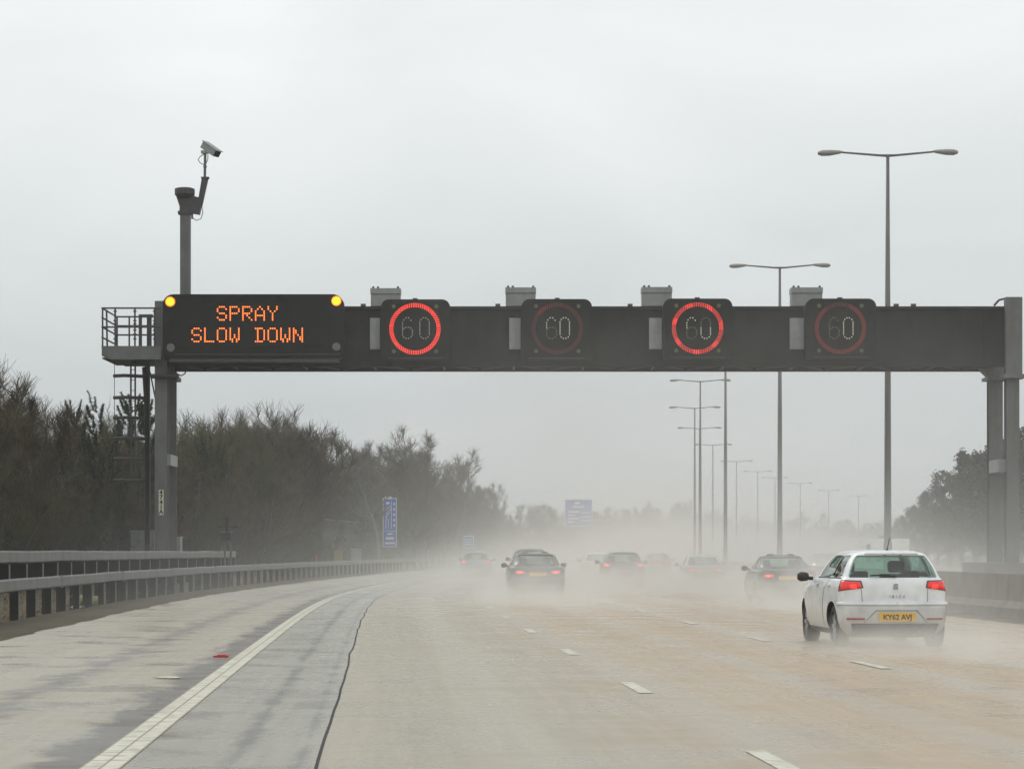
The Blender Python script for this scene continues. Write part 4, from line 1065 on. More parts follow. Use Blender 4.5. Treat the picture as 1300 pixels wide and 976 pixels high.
    if kind == 'hatch' and detail:
        b.box(-.62, .62, .36, .74, .86, .885); b.build('parcel_shelf', M['interior'], t)
    b = MB(); b.box(-.60, .62, .36, Ln - .35, .16, .24); b.tube([(.35, .05, .24), (.35, .4, .24)], .03, 8); b.build('underbody', M['black_plastic'], t)
    if antenna: b = MB(); b.tube([(0, .75, 1.43), (0, .55, 1.62)], .006, 5); b.tube([(0, .78, 1.42), (0, .74, 1.45)], .018, 6); b.build('antenna', M['black_plastic'], t)
    if badge:
        yb_ = row(u_of(.90))[1]
        ob = text_mb('S', .13, name='emblem', m=M['chrome'], parent=t, loc=(0, yb_ - .012, .905), extrude=.006, bold=.006); ob.scale = (1.15, 1, .85)
        text_mb(badge, .06, name='model_lettering', m=M['badge_soft'], parent=t, loc=(.02, row(u_of(.76))[1] - .012, .765), extrude=.004, spacing=1.75)
    t.scale = scale
    return t
def place_car(t, px, z, dz=0.0, yaw=None):
    x = PX(px, z); t.location = (x, z, GZ(x - L(z)) + dz); t.rotation_euler = (0, 0, heading(z) if yaw is None else yaw); return t

white = paint('white_paint', (.80, .83, .84)); navy = paint('dark_blue_paint', (.02, .026, .04)); blue = paint('grey_blue_paint', (.20, .28, .36))
silver = paint('silver_paint', (.38, .39, .40)); dark = paint('dark_grey_paint', (.03, .033, .034)); black = paint('black_paint', (.018, .018, .02)); redp = paint('dull_red_paint', (.25, .06, .05))
CG = 'cars driving away through the spray'
c1 = make_car('hatchback_car', 'white hatchback in the foreground on the right, rear lights red', 'hatch', white, plate='KY62 AVJ', badge='IBIZA', group=CG, antenna=True, scale=(1.05, 1.02, 1.035))
place_car(c1, 1139, 35.7, yaw=heading(36) - R(.5))
c2 = make_car('saloon_car', 'dark blue saloon with both red tail lights lit, second car from the left', 'saloon', navy, lights='tail_lit', group=CG, detail=True); place_car(c2, 683, 70.5)
c3 = make_car('hatchback_car', 'blue-grey hatchback in the leftmost lane', 'hatch', blue, (.95, 1, 1), lights='tail_lit', group=CG); place_car(c3, 603.5, 121)
c4 = make_car('hatchback_car', 'dark hatchback with thin antenna in the middle of the hazy traffic', 'hatch', dark, (1.03, 1, 1.02), lights='tail_lit', group=CG, antenna=True); place_car(c4, 792, 92)
c5 = make_car('saloon_car', 'white car partly hidden behind the dark hatchback in mid road', 'saloon', white, lights='tail_lit', group=CG); place_car(c5, 759, 118)
c6 = make_car('saloon_car', 'silver saloon in the haze between the dark hatchback and the dark saloon', 'saloon', silver, (.98, 1, .97), lights='tail_lit', group=CG); place_car(c6, 896, 90)
c7 = make_car('saloon_car', 'dark saloon just left of the white foreground hatchback', 'saloon', black, (1, 1, 1), lights='tail_lit', group=CG); place_car(c7, 1001, 66, yaw=heading(67) - R(2))
c8 = make_car('saloon_car', 'faint car with one glowing tail light, furthest in the haze', 'saloon', redp, lights='tail_lit', group=CG, detail=False); place_car(c8, 836, 135)
c9 = make_car('hatchback_car', 'dark car just ahead of the blue saloon, its roof showing above', 'hatch', dark, (1.04, 1, 1.1), lights='tail_lit', group=CG, detail=False); place_car(c9, 673, 98)
# roof bars on c9? the far pair of oncoming cars
def oncoming(label, px, z, m_):
    t = make_car('oncoming_car', label, 'hatch', m_, lights=None, group='oncoming cars with headlights on', detail=False)
    for sd in (-1, 1):
        b = MB(); b.add([(sd*.62 + .09*math.cos(2*PI*j/14), 3.93 + (.03 if k else .0) - .0, .68 + .07*math.sin(2*PI*j/14)) for k in (1, 0) for j in range(14)], [tuple(range(14))[::-1]] + [(j, (j+1) % 14, (j+1) % 14 + 14, j + 14) for j in range(14)])
        b.build('headlight', M['headlight'], t)
    x = PX(px, z); t.location = (x, z, -.1); t.rotation_euler = (0, 0, PI + heading(z))
oncoming('oncoming car with lit headlights beyond the central barrier, nearer of the two', 1039, 165, dark)
oncoming('oncoming car with lit headlights beyond the central barrier, farther of the two', 1052, 190, silver)

# box van on the far carriageway
Yv = 128.0
t = thing('box_van', 'white box van on the far carriageway behind the white hatchback roof', 'van', (PX(1127, Yv), Yv, -.1), R(-6)); t.scale = (.78, .78, .78)
b = MB(); b.box(-1.55, 1.55, .9, 6.2, .75, 2.9); b.build('cargo_box', mat('van_white', (.82, .82, .78), .5), t)
b = MB(); b.prism([(-.95, .4), (.95, .4), (.95, 1.3), (.85, 2.2), (-.85, 2.2), (-.95, 1.3)][::-1], -.6, .88); fixn(b.build('cab', white, t))
b = MB(); b.prism([(-.8, 1.3), (.8, 1.3), (.74, 2.05), (-.74, 2.05)][::-1], -.62, -.605); fixn(b.build('windscreen', M['glass_dark'], t))
b = MB(); b.box(-1.42, -1.15, .88, .895, 1.2, 2.5); b.build('dark_panel', M['steel_dark'], t)
for x_ in (-.9, .9):
    for y_ in (0, 4.6): b = MB(); b.tube([(x_ - .12, y_, .38), (x_ + .12, y_, .38)], .38, 18); b.build('wheel', M['rubber'], t)

# ------------------------------------------------------------------ trees
def branch_tree(seed, H, trunk_r, n_main, spread, n_sec, n_tw, twl=1.0, stems=1, start=.15, tw_r=.008, upb=.35, fork=2):
    """returns (trunk MB, crown MB): tapering trunk and limbs, and a crown of fine twigs"""
    rr = random.Random(seed); tr, cr = MB(), MB()
    def curve(p, d, ln, seg, wander, up):
        pts = [p]; d = d.normalized()
        for i in range(seg):
            d = (d + Vector((rr.gauss(0, wander), rr.gauss(0, wander), rr.gauss(0, wander) + up / seg))).normalized()
            p = p + d * (ln / seg); pts.append(p)
        return pts, d
    for s in range(stems):
        a = rr.uniform(0, 2*PI); base = Vector((math.cos(a) * .25 * (stems > 1), math.sin(a) * .25 * (stems > 1), -.3))
        lean = .32 if stems > 1 else .06
        d0 = Vector((math.cos(a) * lean * rr.uniform(.4, 1.3), math.sin(a) * lean * rr.uniform(.4, 1.3), 1))
        h = H * rr.uniform(.8, 1.0)
        pts, _ = curve(base, d0, h, 9, .07, .1)
        tr.tube(pts, [trunk_r * (1 - i / 9.6) ** .85 + .006 for i in range(10)], 6)
        for m_ in range(n_main):
            f = start + (1 - start) * (m_ + rr.random()) / n_main; k = min(8, int(f * 9)); p = pts[k].lerp(pts[k + 1], f * 9 - k if f < 1 else 1)
            a = rr.uniform(0, 2*PI); el = rr.uniform(.25, .9) + f * .4
            d = Vector((math.cos(a), math.sin(a), el)); ln = H * spread * (1.15 - f * .75) * rr.uniform(.6, 1.15)
            mp_, _ = curve(p, d, ln, 5, .16, upb); r0 = trunk_r * .42 * (1.1 - f * .7)
            tr.tube(mp_, [r0 * (1 - i / 5.5) + .004 for i in range(6)], 4, cap=False)
            for q_ in range(n_sec):
                g_ = rr.uniform(.2, 1); k2 = min(4, int(g_ * 5)); p2 = mp_[k2].lerp(mp_[k2 + 1], g_ * 5 - k2 if g_ < 1 else 1)
                dd = (mp_[k2 + 1] - mp_[k2]).normalized() + Vector((rr.gauss(0, .6), rr.gauss(0, .6), rr.gauss(.25, .5)))
                sp, _ = curve(p2, dd, ln * rr.uniform(.3, .55), 3, .2, .4)
                cr.tube(sp, [.016, .012, .009, .006], 3, cap=False)
                for w_ in range(n_tw):
                    h_ = rr.uniform(.15, 1); k3 = min(2, int(h_ * 3)); p3 = sp[k3].lerp(sp[k3 + 1], h_ * 3 - k3 if h_ < 1 else 1)
                    d3 = (sp[k3 + 1] - sp[k3]).normalized() + Vector((rr.gauss(0, .65), rr.gauss(0, .65), rr.gauss(.3, .5)))
                    l3 = twl * rr.uniform(.35, 1.0); p4 = p3 + d3.normalized() * l3 * .5; p5 = p4 + (d3.normalized() + Vector((rr.gauss(0, .3), rr.gauss(0, .3), .3))).normalized() * l3 * .5
                    cr.tube([p3, p4, p5], [tw_r, tw_r * .8, tw_r * .45], 3, cap=False)
    return tr, cr
def leaf_clumps(seed, blobs, n_leaf, size, flat=.6):
    rr = random.Random(seed); b = MB()
    for (c, r_) in blobs:
        c = Vector(c)
        for _ in range(n_leaf):
            d = Vector((rr.gauss(0, 1), rr.gauss(0, 1), rr.gauss(0, 1))).normalized() * (rr.random() ** .45)
            p = c + Vector((d.x * r_[0], d.y * r_[1], d.z * r_[2]))
            a = Vector((rr.gauss(0, 1), rr.gauss(0, 1), rr.gauss(0, .6))).normalized(); e = a.orthogonal().normalized(); s = size * rr.uniform(.5, 1.3)
            b.add([p - a * s, p + e * s * flat, p + a * s, p - e * s * flat], [(0, 1, 2, 3)])
    return b
def build_proto(kind, seed):
    rr = random.Random(seed * 13 + 5)
    if kind == 'scrub':
        tr, cr = branch_tree(seed, 6.6, .09, 12, .30, 6, 7, .75, stems=5, start=.06, tw_r=.009, upb=.6)
        nm, lb, mt, mc = 'bare_shrub', 'tangled bare shrub in the dense thicket behind the guardrail', M['bark'], [M['twig'], M['twig_red'], M['twig']][seed % 3]
    elif kind == 'bare':
        tr, cr = branch_tree(seed, 10.5, .16, 20, .30, 9, 10, .9, stems=2, start=.16, tw_r=.010, upb=.7)
        nm, lb, mt, mc = 'bare_tree', 'bare winter tree in the row of trees behind the left guardrail', M['bark'], [M['twig'], M['twig_red']][seed % 2]
    elif kind == 'pale':
        tr, cr = branch_tree(seed, 10.8, .17, 24, .27, 10, 9, .7, stems=1, start=.38, tw_r=.011, upb=.3)
        nm, lb, mt, mc = 'bare_tree', 'pale bare tree', M['bark_pale'], M['twig_grey']
    elif kind == 'thin':
        tr, cr = branch_tree(seed + 40, 9.0, .10, 16, .22, 6, 5, .6, stems=2, start=.2, tw_r=.009, upb=.5)
        nm, lb, mt, mc = 'bare_tree', 'pale sapling', M['bark_pale'], M['twig_grey']
    elif kind == 'pine':
        tr, _ = branch_tree(seed, 7.4, .13, 14, .20, 1, 1, .4, stems=1, start=.3, upb=.8)
        cr = MB(); bl = []
        for k in range(34):
            f = rr.uniform(.25, 1.02); a = rr.uniform(0, 2*PI); rad = (1.08 - f) * 2.0 * rr.uniform(.35, 1) + .12
            c0 = Vector((math.cos(a) * rad, math.sin(a) * rad, 7.4 * f)); d = Vector((math.cos(a) * .45, math.sin(a) * .45, 1.0)).normalized(); ln = rr.uniform(.5, .95)
            for i in range(150):
                g_ = rr.random(); p = c0 + d * ln * g_; dd = (Vector((rr.gauss(0, 1), rr.gauss(0, 1), rr.gauss(0, 1))).normalized() + d * .7).normalized(); s = .20 * (1 - .45 * g_) * rr.uniform(.7, 1.2)
                e = dd.orthogonal().normalized() * .022
                cr.add([p - e, p + e, p + dd * s], [(0, 1, 2)])
        nm, lb, mt, mc = 'pine_tree', 'dark young pine with upright needle tufts', M['bark'], M['needle']
    elif kind == 'bush':
        tr, c2_ = branch_tree(seed, 3.2, .05, 7, .35, 4, 4, .5, stems=4, start=.1, tw_r=.007)
        bl = [((rr.uniform(-1.3, 1.3), rr.uniform(-1.3, 1.3), rr.uniform(.3, 2.7)), (rr.uniform(.5, .9), rr.uniform(.5, .9), rr.uniform(.4, .7))) for _ in range(16)]
        cr = leaf_clumps(seed, bl, 130, .075); o = len(cr.v); cr.v += c2_.v; cr.f += [tuple(i + o for i in f) for f in c2_.f]; cr.mi += [1] * len(c2_.f)
        nm, lb, mt, mc = 'evergreen_bush', 'low dark evergreen bush at the foot of the left-hand trees', M['bark'], [M['ivy'], M['twig']]
    elif kind == 'leafy':
        tr, c2_ = branch_tree(seed, 8.6, .2, 12, .32, 4, 5, .7, stems=1, start=.15, tw_r=.011)
        bl = []
        for _ in range(70):
            a = rr.uniform(0, 2*PI); f = rr.random(); rad = 3.2 * math.sin(PI * min(1, .18 + f * .85)) ** .7 * rr.uniform(.3, 1.05)
            bl.append(((math.cos(a)*rad, math.sin(a)*rad, 1.2 + f * 8.0), (rr.uniform(.25, .8), rr.uniform(.25, .8), rr.uniform(.35, .9))))
        cr = leaf_clumps(seed, bl, 95, .12); o = len(cr.v); cr.v += c2_.v; cr.f += [tuple(i + o for i in f) for f in c2_.f]; cr.mi += [1] * len(c2_.f)
        nm, lb, mt, mc = 'leafy_tree', 'grey-green leafy tree on the far side of the motorway', M['bark'], [M['leaf_far'], M['twig']]
    t = thing(nm, lb, 'bush' if kind in ('bush', 'scrub') else 'tree')
    tr.build('trunk' if kind != 'bush' and kind != 'scrub' else 'stems', mt, t); cr.build('crown', mc, t)
    return t
protos = {}
def tree(kind, seed, loc, rz, s, label, group):
    key = (kind, seed)
    if key not in protos:
        t = build_proto(kind, seed); protos[key] = t; t.location = loc; t.rotation_euler = (0, 0, rz); t.scale = s
        t['label'] = label; t['group'] = group; return t
    return dup(protos[key], loc, rz, label, group, s)
tr_ = random.Random(21)
def gh(off):     # ground height on the verges
    if off < -8: return -.1 + min(1.6, (-8 - off) * .13)
    if off > 44: return -.15 + min(1.5, (off - 44) * .12)
    return -.14
SHR = ('tangled bare shrub in the dense thicket behind the guardrail', 'bare shrubs of the left thicket')
BAR = ('bare winter tree in the row of trees behind the left guardrail', 'bare trees behind the left guardrail')
BSH = ('low dark evergreen bush at the foot of the left-hand trees', 'evergreen bushes under the left trees')
FAR = ('hazy bare tree in the far tree line beyond the traffic', 'far hazy tree line')
RGT = ('grey-green leafy tree on the far side of the motorway', 'leafy trees beyond the far carriageway')
# skyline wanted (photo rows) against column, used to size trees
SKY = [(-200, 470), (0, 487), (40, 505), (70, 528), (100, 545), (150, 545), (200, 545), (240, 556), (262, 545), (300, 535), (345, 527), (380, 535), (398, 565), (425, 585), (445, 575), (470, 556), (500, 552), (535, 556), (560, 590), (575, 606), (600, 606), (625, 622), (660, 632), (700, 634), (735, 640), (780, 640), (820, 642), (845, 632), (870, 640), (920, 650), (1000, 654), (1040, 650), (1100, 654), (1150, 648), (1200, 650)]
def want_h(px, Y, base):
    return PZ(pchip(SKY, px), Y) - base
def grow(off, z, kind, native, lab, jit=.12, smin=.5, mult=1.0):
    x = L(z) + off; px = CX + x * F / z
    base = gh(off); h = want_h(px, z, base) * mult
    s = max(smin, h / native) * tr_.uniform(1 - jit, 1 + jit * .3)
    w = s * tr_.uniform(.95, 1.25)
    return tree(kind, tr_.randrange(4) if kind in ('scrub', 'bare') else tr_.randrange(3), (x, z, base), tr_.uniform(0, 2*PI), (w, w, s), *lab)
z = 62.0
while z < 175:
    if z < 150: grow(-9.5 + tr_.uniform(-.8, .6), z, 'scrub', 6.4, SHR, mult=.62)
    grow(-12.5 + tr_.uniform(-1, 1), z + 1.5, 'scrub', 6.4, SHR, mult=.93)
    grow(-15.5 + tr_.uniform(-1, 1), z + 2.5, 'scrub', 6.4, SHR)
    if tr_.random() < .22 and z < 140: grow(-11.5 + tr_.uniform(-1, 1), z, 'thin', 9, ('slender pale-stemmed bare sapling in the thicket behind the guardrail', 'pale saplings in the left thicket'), mult=.85)
    if tr_.random() < .5: grow(-19 + tr_.uniform(-1, 1), z, 'bare', 10.5, BAR)
    if tr_.random() < .6: x = L(z) - 10.5 + tr_.uniform(-1, 1); tree('bush', tr_.randrange(3), (x, z, gh(-10.5)), tr_.uniform(0, 6), (1, 1, tr_.uniform(.7, 1.1)), *BSH)
    if tr_.random() < .7: x = L(z) - 17 + tr_.uniform(-1, 1); tree('bush', tr_.randrange(3), (x, z, gh(-17)), tr_.uniform(0, 6), (1.5, 1.5, tr_.uniform(1.3, 2.0)), *BSH)
    z += 3.6
while z < 345:
    grow(-13.8 + tr_.uniform(-1, 1), z, 'bare', 10.5, BAR, mult=.82)
    grow(-18 + tr_.uniform(-1.2, 1.2), z + 2.5, 'bare', 10.5, BAR)
    x = L(z) - 16 + tr_.uniform(-2, 2); tree('bush', tr_.randrange(3), (x, z, gh(-16)), tr_.uniform(0, 6), (1.9, 1.9, tr_.uniform(1.1, 1.7)), *BSH)
    z += 5.6
while z < 620:
    grow(-13 + tr_.uniform(-2, 2), z, 'bare', 10.5, FAR, .1, .3)
    x = L(z) - 16 + tr_.uniform(-2, 2); tree('bush', tr_.randrange(3), (x, z, gh(-16)), tr_.uniform(0, 6), (2.4, 2.4, tr_.uniform(.9, 1.3)), *BSH)
    z += 11
# far hedge line across the bend, to the right
for i in range(26):
    px = 700 + i * 19 + tr_.uniform(-6, 6); Y = 600 + tr_.uniform(-30, 60); x = PX(px, Y); h = PZ(pchip(SKY, px), Y) - .5
    s = h / 10.5 * tr_.uniform(.85, 1.05); tree('bare', tr_.randrange(4), (x, Y, -.1), tr_.uniform(0, 6), (s * 1.5, s * 1.5, s), *FAR)
    tree('leafy', tr_.randrange(3), (x + 6, Y + 8, -.1), tr_.uniform(0, 6), (s * 1.3, s * 1.3, s * .9), 'dim bushy tree in the far hazy tree line', 'far hazy bushy trees')
# named trees
def named(kind, seed, px, top, Y, native, label, wid=1.0, group=None):
    x = PX(px, Y); off = x - L(Y); b_ = gh(off); s = (PZ(top, Y) - b_) / native
    t = tree(kind, seed, (x, Y, b_), tr_.uniform(0, 6), (s * wid, s * wid, s), label, group or BAR[1])
    if group is None and 'group' in t.keys(): del t['group']
    return t
named('pale', 0, 480, 545, 190, 10.9, 'pale grey bare tree with rounded crown standing above the woods left of the blue sign', 1.15)
named('bare', 1, 345, 524, 150, 10.9, 'tall many-stemmed bare tree peaking between the gantry leg and the blue sign', 1.25)
named('bare', 2, 528, 560, 215, 10.9, 'dark bare tree just right of the pale one, above the blue sign', 1.3)
named('bare', 3, 555, 570, 228, 10.9, 'dark bare tree at the right edge of the tall left woods', 1.0)
named('pine', 0, 94, 521, 84, 7.7, 'slim dark pine top showing left of the gantry ladder', .7)
named('pine', 1, 124, 514, 88, 7.7, 'taller dark pine with spiky top left of the gantry ladder', .85)
named('pine', 2, 148, 522, 92, 7.7, 'dark pine right behind the left rail of the gantry ladder', .8)
named('pine', 0, 170, 512, 95, 7.7, 'bushy pine seen through the gantry ladder', 1.05)
named('pine', 1, 186, 517, 97, 7.7, 'dark pine between the gantry ladder and the gantry leg', 1.0)
named('pine', 2, 268, 543, 120, 7.7, 'small dark pine top right of the gantry leg', .9)
named('bare', 0, -6, 478, 78, 10.9, 'tall bare tree cut by the left edge of the picture', 1.0)
named('bare', 3, 22, 492, 82, 10.9, 'bare tree with arching twigs beside the left picture edge', .9)
# right-hand leafy trees
RG = [(1130, 668, 300), (1146, 655, 285), (1160, 640, 268), (1176, 622, 252), (1190, 612, 240), (1206, 600, 228), (1222, 570, 215), (1240, 574, 208), (1256, 566, 205), (1274, 556, 198), (1290, 545, 190), (1306, 535, 186), (1326, 530, 180), (1350, 525, 176)]
for i, (px, top, Y) in enumerate(RG):
    x = PX(px, Y); b_ = .3; s = (PZ(top, Y) - b_) / 9.6; w = max(s, .55) * 1.05
    tree('leafy', i % 3, (x, Y, b_), tr_.uniform(0, 6), (w, w, s), *RGT)
    tree('leafy', (i + 1) % 3, (x + 5, Y + 6, b_), tr_.uniform(0, 6), (w, w, s * .8), *RGT)

# undergrowth: dead stems and litter behind the near guardrail (uncountable)
b = MB(); ur = random.Random(5)
for _ in range(5200):
    z = 44 + ur.random() ** 1.3 * 95; off = ur.uniform(-12.5, -6.5); p = Vector((L(z) + off, z, gh(off)))
    d = Vector((ur.gauss(0, .5), ur.gauss(0, .5), ur.uniform(.15, 1))).normalized() * ur.uniform(.25, .9)
    b.tube([p, p + d * .6, p + d + Vector((0, 0, -.08))], [.008, .006, .003], 3, cap=False)
tag(b.build('dead_undergrowth', M['straw']), kind='stuff')
b = leaf_clumps(9, [((L(z) + off, z, gh(off) + .05), (1.2, 1.5, .10)) for z in range(44, 130, 2) for off in (-7.2, -9, -11)], 60, .06)
tag(b.build('leaf_litter', mat('leaf_litter_brown', (.17, .12, .075), .9, 0, .6, 2)), kind='stuff')

# ------------------------------------------------------------------ air: even haze, and the spray hanging over the road
def vol_box(name, verts, faces, m, label):
    b = MB(); b.add(verts, faces); o = b.build(name, m); fixn(o); tag(o, label, None, None, 'stuff'); return o
def cube(x0, x1, y0, y1, z0, z1):
    return [(x, y, z) for z in (z0, z1) for y in (y0, y1) for x in (x0, x1)], [(0, 2, 3, 1), (4, 5, 7, 6), (0, 1, 5, 4), (2, 6, 7, 3), (0, 4, 6, 2), (1, 3, 7, 5)]
m, N, K = new_mat('haze_air'); N.remove(N['Principled BSDF']); pv = N.new('ShaderNodeVolumePrincipled')
pv.inputs['Color'].default_value = (.93, .945, .94, 1); pv.inputs['Density'].default_value = .0005; pv.inputs['Anisotropy'].default_value = .0
K.new(pv.outputs[0], N['Material Output'].inputs['Volume'])
vol_box('haze', *cube(-1900, 2600, -90, 1900, -1.3, 18.0), m, 'thin even rain haze over the whole motorway')

def spray_mat(name, layers, colour, plume=None, noise=True, road_soft=False):
    """density falls with height: sum of A*exp(-h/s); plume = (centre, radii) soft blob"""
    m, N, K = new_mat(name); N.remove(N['Principled BSDF']); pv = N.new('ShaderNodeVolumePrincipled')
    pv.inputs['Color'].default_value = (*colour, 1); pv.inputs['Anisotropy'].default_value = .0
    geo = N.new('ShaderNodeNewGeometry'); sep = N.new('ShaderNodeSeparateXYZ'); K.new(geo.outputs['Position'], sep.inputs[0])
    def mt(op, a, c=None):
        x = N.new('ShaderNodeMath'); x.operation = op
        for i, v in enumerate((a, c)):
            if v is None: continue
            if isinstance(v, (int, float)): x.inputs[i].default_value = v
            else: K.new(v, x.inputs[i])
        return x.outputs[0]
    h = mt('MAXIMUM', mt('ADD', sep.outputs['Z'], .1), 0.0)
    tot = None
    for (A, s) in layers:
        v = mt('MULTIPLY', mt('EXPONENT', mt('MULTIPLY', h, -1.0 / s)), A); tot = v if tot is None else mt('ADD', tot, v)
    if road_soft:
        q_ = mt('MAXIMUM', mt('SUBTRACT', sep.outputs['Y'], 85.0), 0.0); q2 = mt('MAXIMUM', mt('SUBTRACT', 85.0, sep.outputs['Y']), 0.0)
        off = mt('SUBTRACT', mt('SUBTRACT', mt('ADD', sep.outputs['X'], 5.8), mt('DIVIDE', mt('MULTIPLY', q_, q_), 3240.0)), mt('MULTIPLY', q2, .045))
        def ss(v, lo_, hi_):
            mr = N.new('ShaderNodeMapRange'); mr.interpolation_type = 'SMOOTHSTEP'; K.new(v, mr.inputs['Value'])
            mr.inputs['From Min'].default_value = lo_; mr.inputs['From Max'].default_value = hi_; return mr.outputs[0]
        tot = mt('MULTIPLY', mt('MULTIPLY', mt('MULTIPLY', tot, mt('ADD', mt('MULTIPLY', ss(off, -14.0, -3.0), .14), mt('MULTIPLY', ss(off, -2.0, 7.0), .86))), ss(sep.outputs['Y'], 34.0, 66.0)), mt('SUBTRACT', 1.0, mt('MULTIPLY', ss(off, 17.0, 27.0), .86)))
        tot = mt('MULTIPLY', tot, mt('ADD', 1.0, mt('MULTIPLY', ss(sep.outputs['Y'], 130.0, 330.0), 1.15)))
    if noise:
        no = N.new('ShaderNodeTexNoise'); no.inputs['Scale'].default_value = 1.0; no.inputs['Detail'].default_value = 2
        mp = N.new('ShaderNodeMapping'); mp.inputs['Scale'].default_value = noise if isinstance(noise, tuple) else (.16, .05, .3); K.new(geo.outputs['Position'], mp.inputs[0]); K.new(mp.outputs[0], no.inputs['Vector'])
        k = mt('MAXIMUM', mt('MULTIPLY', mt('SUBTRACT', no.outputs['Fac'], .30 + .07 * bool(plume)), 4.6 + 3.4 * bool(plume)), .04); tot = mt('MULTIPLY', tot, k)
    if plume:
        tc = N.new('ShaderNodeTexCoord'); g_ = N.new('ShaderNodeVectorMath'); g_.operation = 'LENGTH'; K.new(tc.outputs['Object'], g_.inputs[0])
        f = mt('MAXIMUM', mt('SUBTRACT', 1.0, g_.outputs['Value']), 0.0); f = mt('MULTIPLY', mt('MULTIPLY', f, f), mt('SUBTRACT', 3.0, mt('MULTIPLY', f, 2.0))); tot = mt('MULTIPLY', tot, f)
    K.new(tot, pv.inputs['Density']); K.new(pv.outputs[0], N['Material Output'].inputs['Volume'])
    return m
SPRAYC = (.955, .952, .93)
def road_volume(name, off0, off1, z0, z1, h, m, label):
    b = MB(); zs = [z0 + (z1 - z0) * i / 24 for i in range(25)]
    for z in zs:
        for off in (off0, off1):
            for hh in (.02 - .14, h): b.v.append((L(z) + off, z, hh))
    for i in range(24):
        a = i * 4; c = a + 4
        for f in ((0, 1), (1, 3), (3, 2), (2, 0)): b.f.append((a + f[0], a + f[1], c + f[1], c + f[0])); b.mi.append(0)
    b.f += [(0, 2, 3, 1), (96, 97, 99, 98)]; b.mi += [0, 0]
    o = b.build(name, m); fixn(o); return tag(o, label, None, None, 'stuff')
road_volume('haze', -14, 43, 34, 600, 12.0, spray_mat('spray_air', [(.047, 1.0), (.0092, 4.6)], SPRAYC, road_soft=True), 'road spray hanging low over the carriageways')  # spray layer over the lanes, though its object name says haze
plm = {}
def plume(car, length, width, height, dens, label, back=0.0):
    key = round(dens, 3)
    if key not in plm: plm[key] = spray_mat('spray_plume', [(dens, .8)], SPRAYC, plume=True, noise=(.9, .45, 1.2))
    x, y, z = car.location; rz = car.rotation_euler.z
    bm = bmesh.new(); bmesh.ops.create_icosphere(bm, subdivisions=3, radius=1.0)
    me = bpy.data.meshes.new('haze'); bm.to_mesh(me); bm.free(); me.materials.append(plm[key])
    o = bpy.data.objects.new('haze', me); C.objects.link(o)  # spray plume behind one car; only its object name says haze
    d = Vector((-math.sin(rz), math.cos(rz), 0)); p = Vector((x, y, z + .05)) - d * (length * .5 - 2.2 + back)
    o.location = p; o.rotation_euler = (0, 0, rz); o.scale = (width, length, height); return tag(o, label, None, None, 'stuff')
plume(c1, 7.5, 3.0, .62, .36, 'spray thrown up around the wheels of the white hatchback', back=-.6)
plume(c2, 10, 2.5, 1.6, .54, 'spray behind the dark blue saloon')
plume(c3, 13, 2.6, 1.9, .26, 'spray behind the blue-grey hatchback')
plume(c4, 14, 2.9, 2.1, .46, 'spray behind the dark hatchback')
plume(c5, 13, 2.6, 1.8, .34, 'spray behind the white car in mid road')
plume(c6, 14, 2.9, 2.0, .46, 'spray behind the silver saloon')
plume(c7, 11, 2.8, 1.7, .54, 'spray behind the dark saloon on the right')

# ------------------------------------------------------------------ world, sun, camera
w = bpy.data.worlds.new('World'); sc.world = w; w.use_nodes = True; N = w.node_tree.nodes; K = w.node_tree.links
bg = N['Background']; bg.inputs['Strength'].default_value = .1
sky = N.new('ShaderNodeTexSky'); sky.sky_type = 'NISHITA'; sky.sun_disc = False; sky.sun_elevation = R(42); sky.sun_rotation = R(150); sky.dust_density = 4; sky.air_density = 1.5
tc = N.new('ShaderNodeTexCoord'); sp = N.new('ShaderNodeSeparateXYZ'); K.new(tc.outputs['Generated'], sp.inputs[0])
r = N.new('ShaderNodeValToRGB'); e = r.color_ramp.elements
e[0].position = 0.0; e[0].color = (.64, .675, .68, 1); e[1].position = .30; e[1].color = (1.0, 1.02, 1.02, 1)
a = e.new(.06); a.color = (.66, .70, .71, 1); a = e.new(.13); a.color = (.80, .84, .85, 1); a = e.new(.2); a.color = (.95, .98, .98, 1)
K.new(sp.outputs['Z'], r.inputs[0])
mp = N.new('ShaderNodeMapping'); mp.inputs['Scale'].default_value = (3.5, 3.5, 8); K.new(tc.outputs['Generated'], mp.inputs[0])
no = N.new('ShaderNodeTexNoise'); no.inputs['Scale'].default_value = 1.6; no.inputs['Detail'].default_value = 4; no.inputs['Roughness'].default_value = .5; no.inputs['Distortion'].default_value = .6; K.new(mp.outputs[0], no.inputs['Vector'])
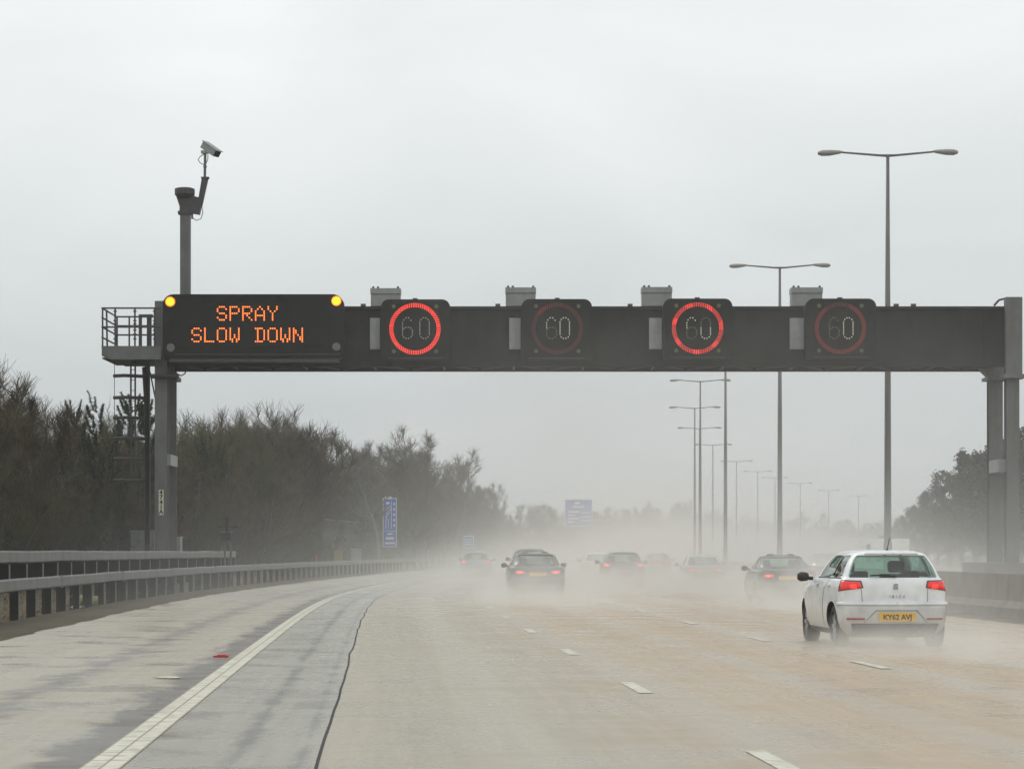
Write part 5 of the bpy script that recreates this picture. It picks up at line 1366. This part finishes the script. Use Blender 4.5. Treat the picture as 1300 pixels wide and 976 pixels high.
r2 = N.new('ShaderNodeValToRGB'); r2.color_ramp.elements[0].position = .3; r2.color_ramp.elements[0].color = (.93, .935, .94, 1); r2.color_ramp.elements[1].position = .7; r2.color_ramp.elements[1].color = (1.06, 1.055, 1.05, 1)
K.new(no.outputs['Fac'], r2.inputs[0])
x = N.new('ShaderNodeMix'); x.data_type = 'RGBA'; x.blend_type = 'MULTIPLY'; x.inputs['Factor'].default_value = 1; K.new(r.outputs[0], x.inputs['A']); K.new(r2.outputs[0], x.inputs['B'])
sc8 = N.new('ShaderNodeVectorMath'); sc8.operation = 'SCALE'; sc8.inputs['Scale'].default_value = 9.6; K.new(x.outputs['Result'], sc8.inputs[0])
mx = N.new('ShaderNodeMix'); mx.data_type = 'RGBA'; mx.inputs['Factor'].default_value = .94; K.new(sky.outputs[0], mx.inputs['A']); K.new(sc8.outputs[0], mx.inputs['B'])
K.new(mx.outputs['Result'], bg.inputs['Color'])
sd = bpy.data.lights.new('sun', 'SUN'); sd.energy = .6; sd.angle = R(25); sd.color = (1, .98, .94); so = bpy.data.objects.new('sun', sd); C.objects.link(so)
so.rotation_euler = (R(90 - 42), 0, R(180 - 150) + PI)
cd = bpy.data.cameras.new('camera'); cam = bpy.data.objects.new('camera', cd); C.objects.link(cam)
cam.location = (0, 0, CH); cam.rotation_euler = (R(90), 0, 0); cd.sensor_width = 36; cd.lens = F / 1300 * 36; cd.shift_y = (HY - 488) / 1300; cd.clip_end = 4000; cd.clip_start = .1
sc.camera = cam
sc.view_settings.view_transform = 'Standard'; sc.view_settings.look = 'None'; sc.view_settings.gamma = 1; sc.view_settings.exposure = 0; sc.view_settings.use_curve_mapping = False
sc.render.engine = 'CYCLES'; cy = sc.cycles
cy.use_denoising = True; cy.denoiser = 'OPENIMAGEDENOISE'; cy.denoising_input_passes = 'RGB_ALBEDO_NORMAL'
cy.max_bounces = 6; cy.diffuse_bounces = 3; cy.glossy_bounces = 2; cy.transparent_max_bounces = 24; cy.volume_bounces = 3; cy.transmission_bounces = 2
cy.volume_step_rate = 1.0; cy.volume_max_steps = 128; cy.sample_clamp_indirect = 4
cy.use_adaptive_sampling = True; cy.adaptive_threshold = .02
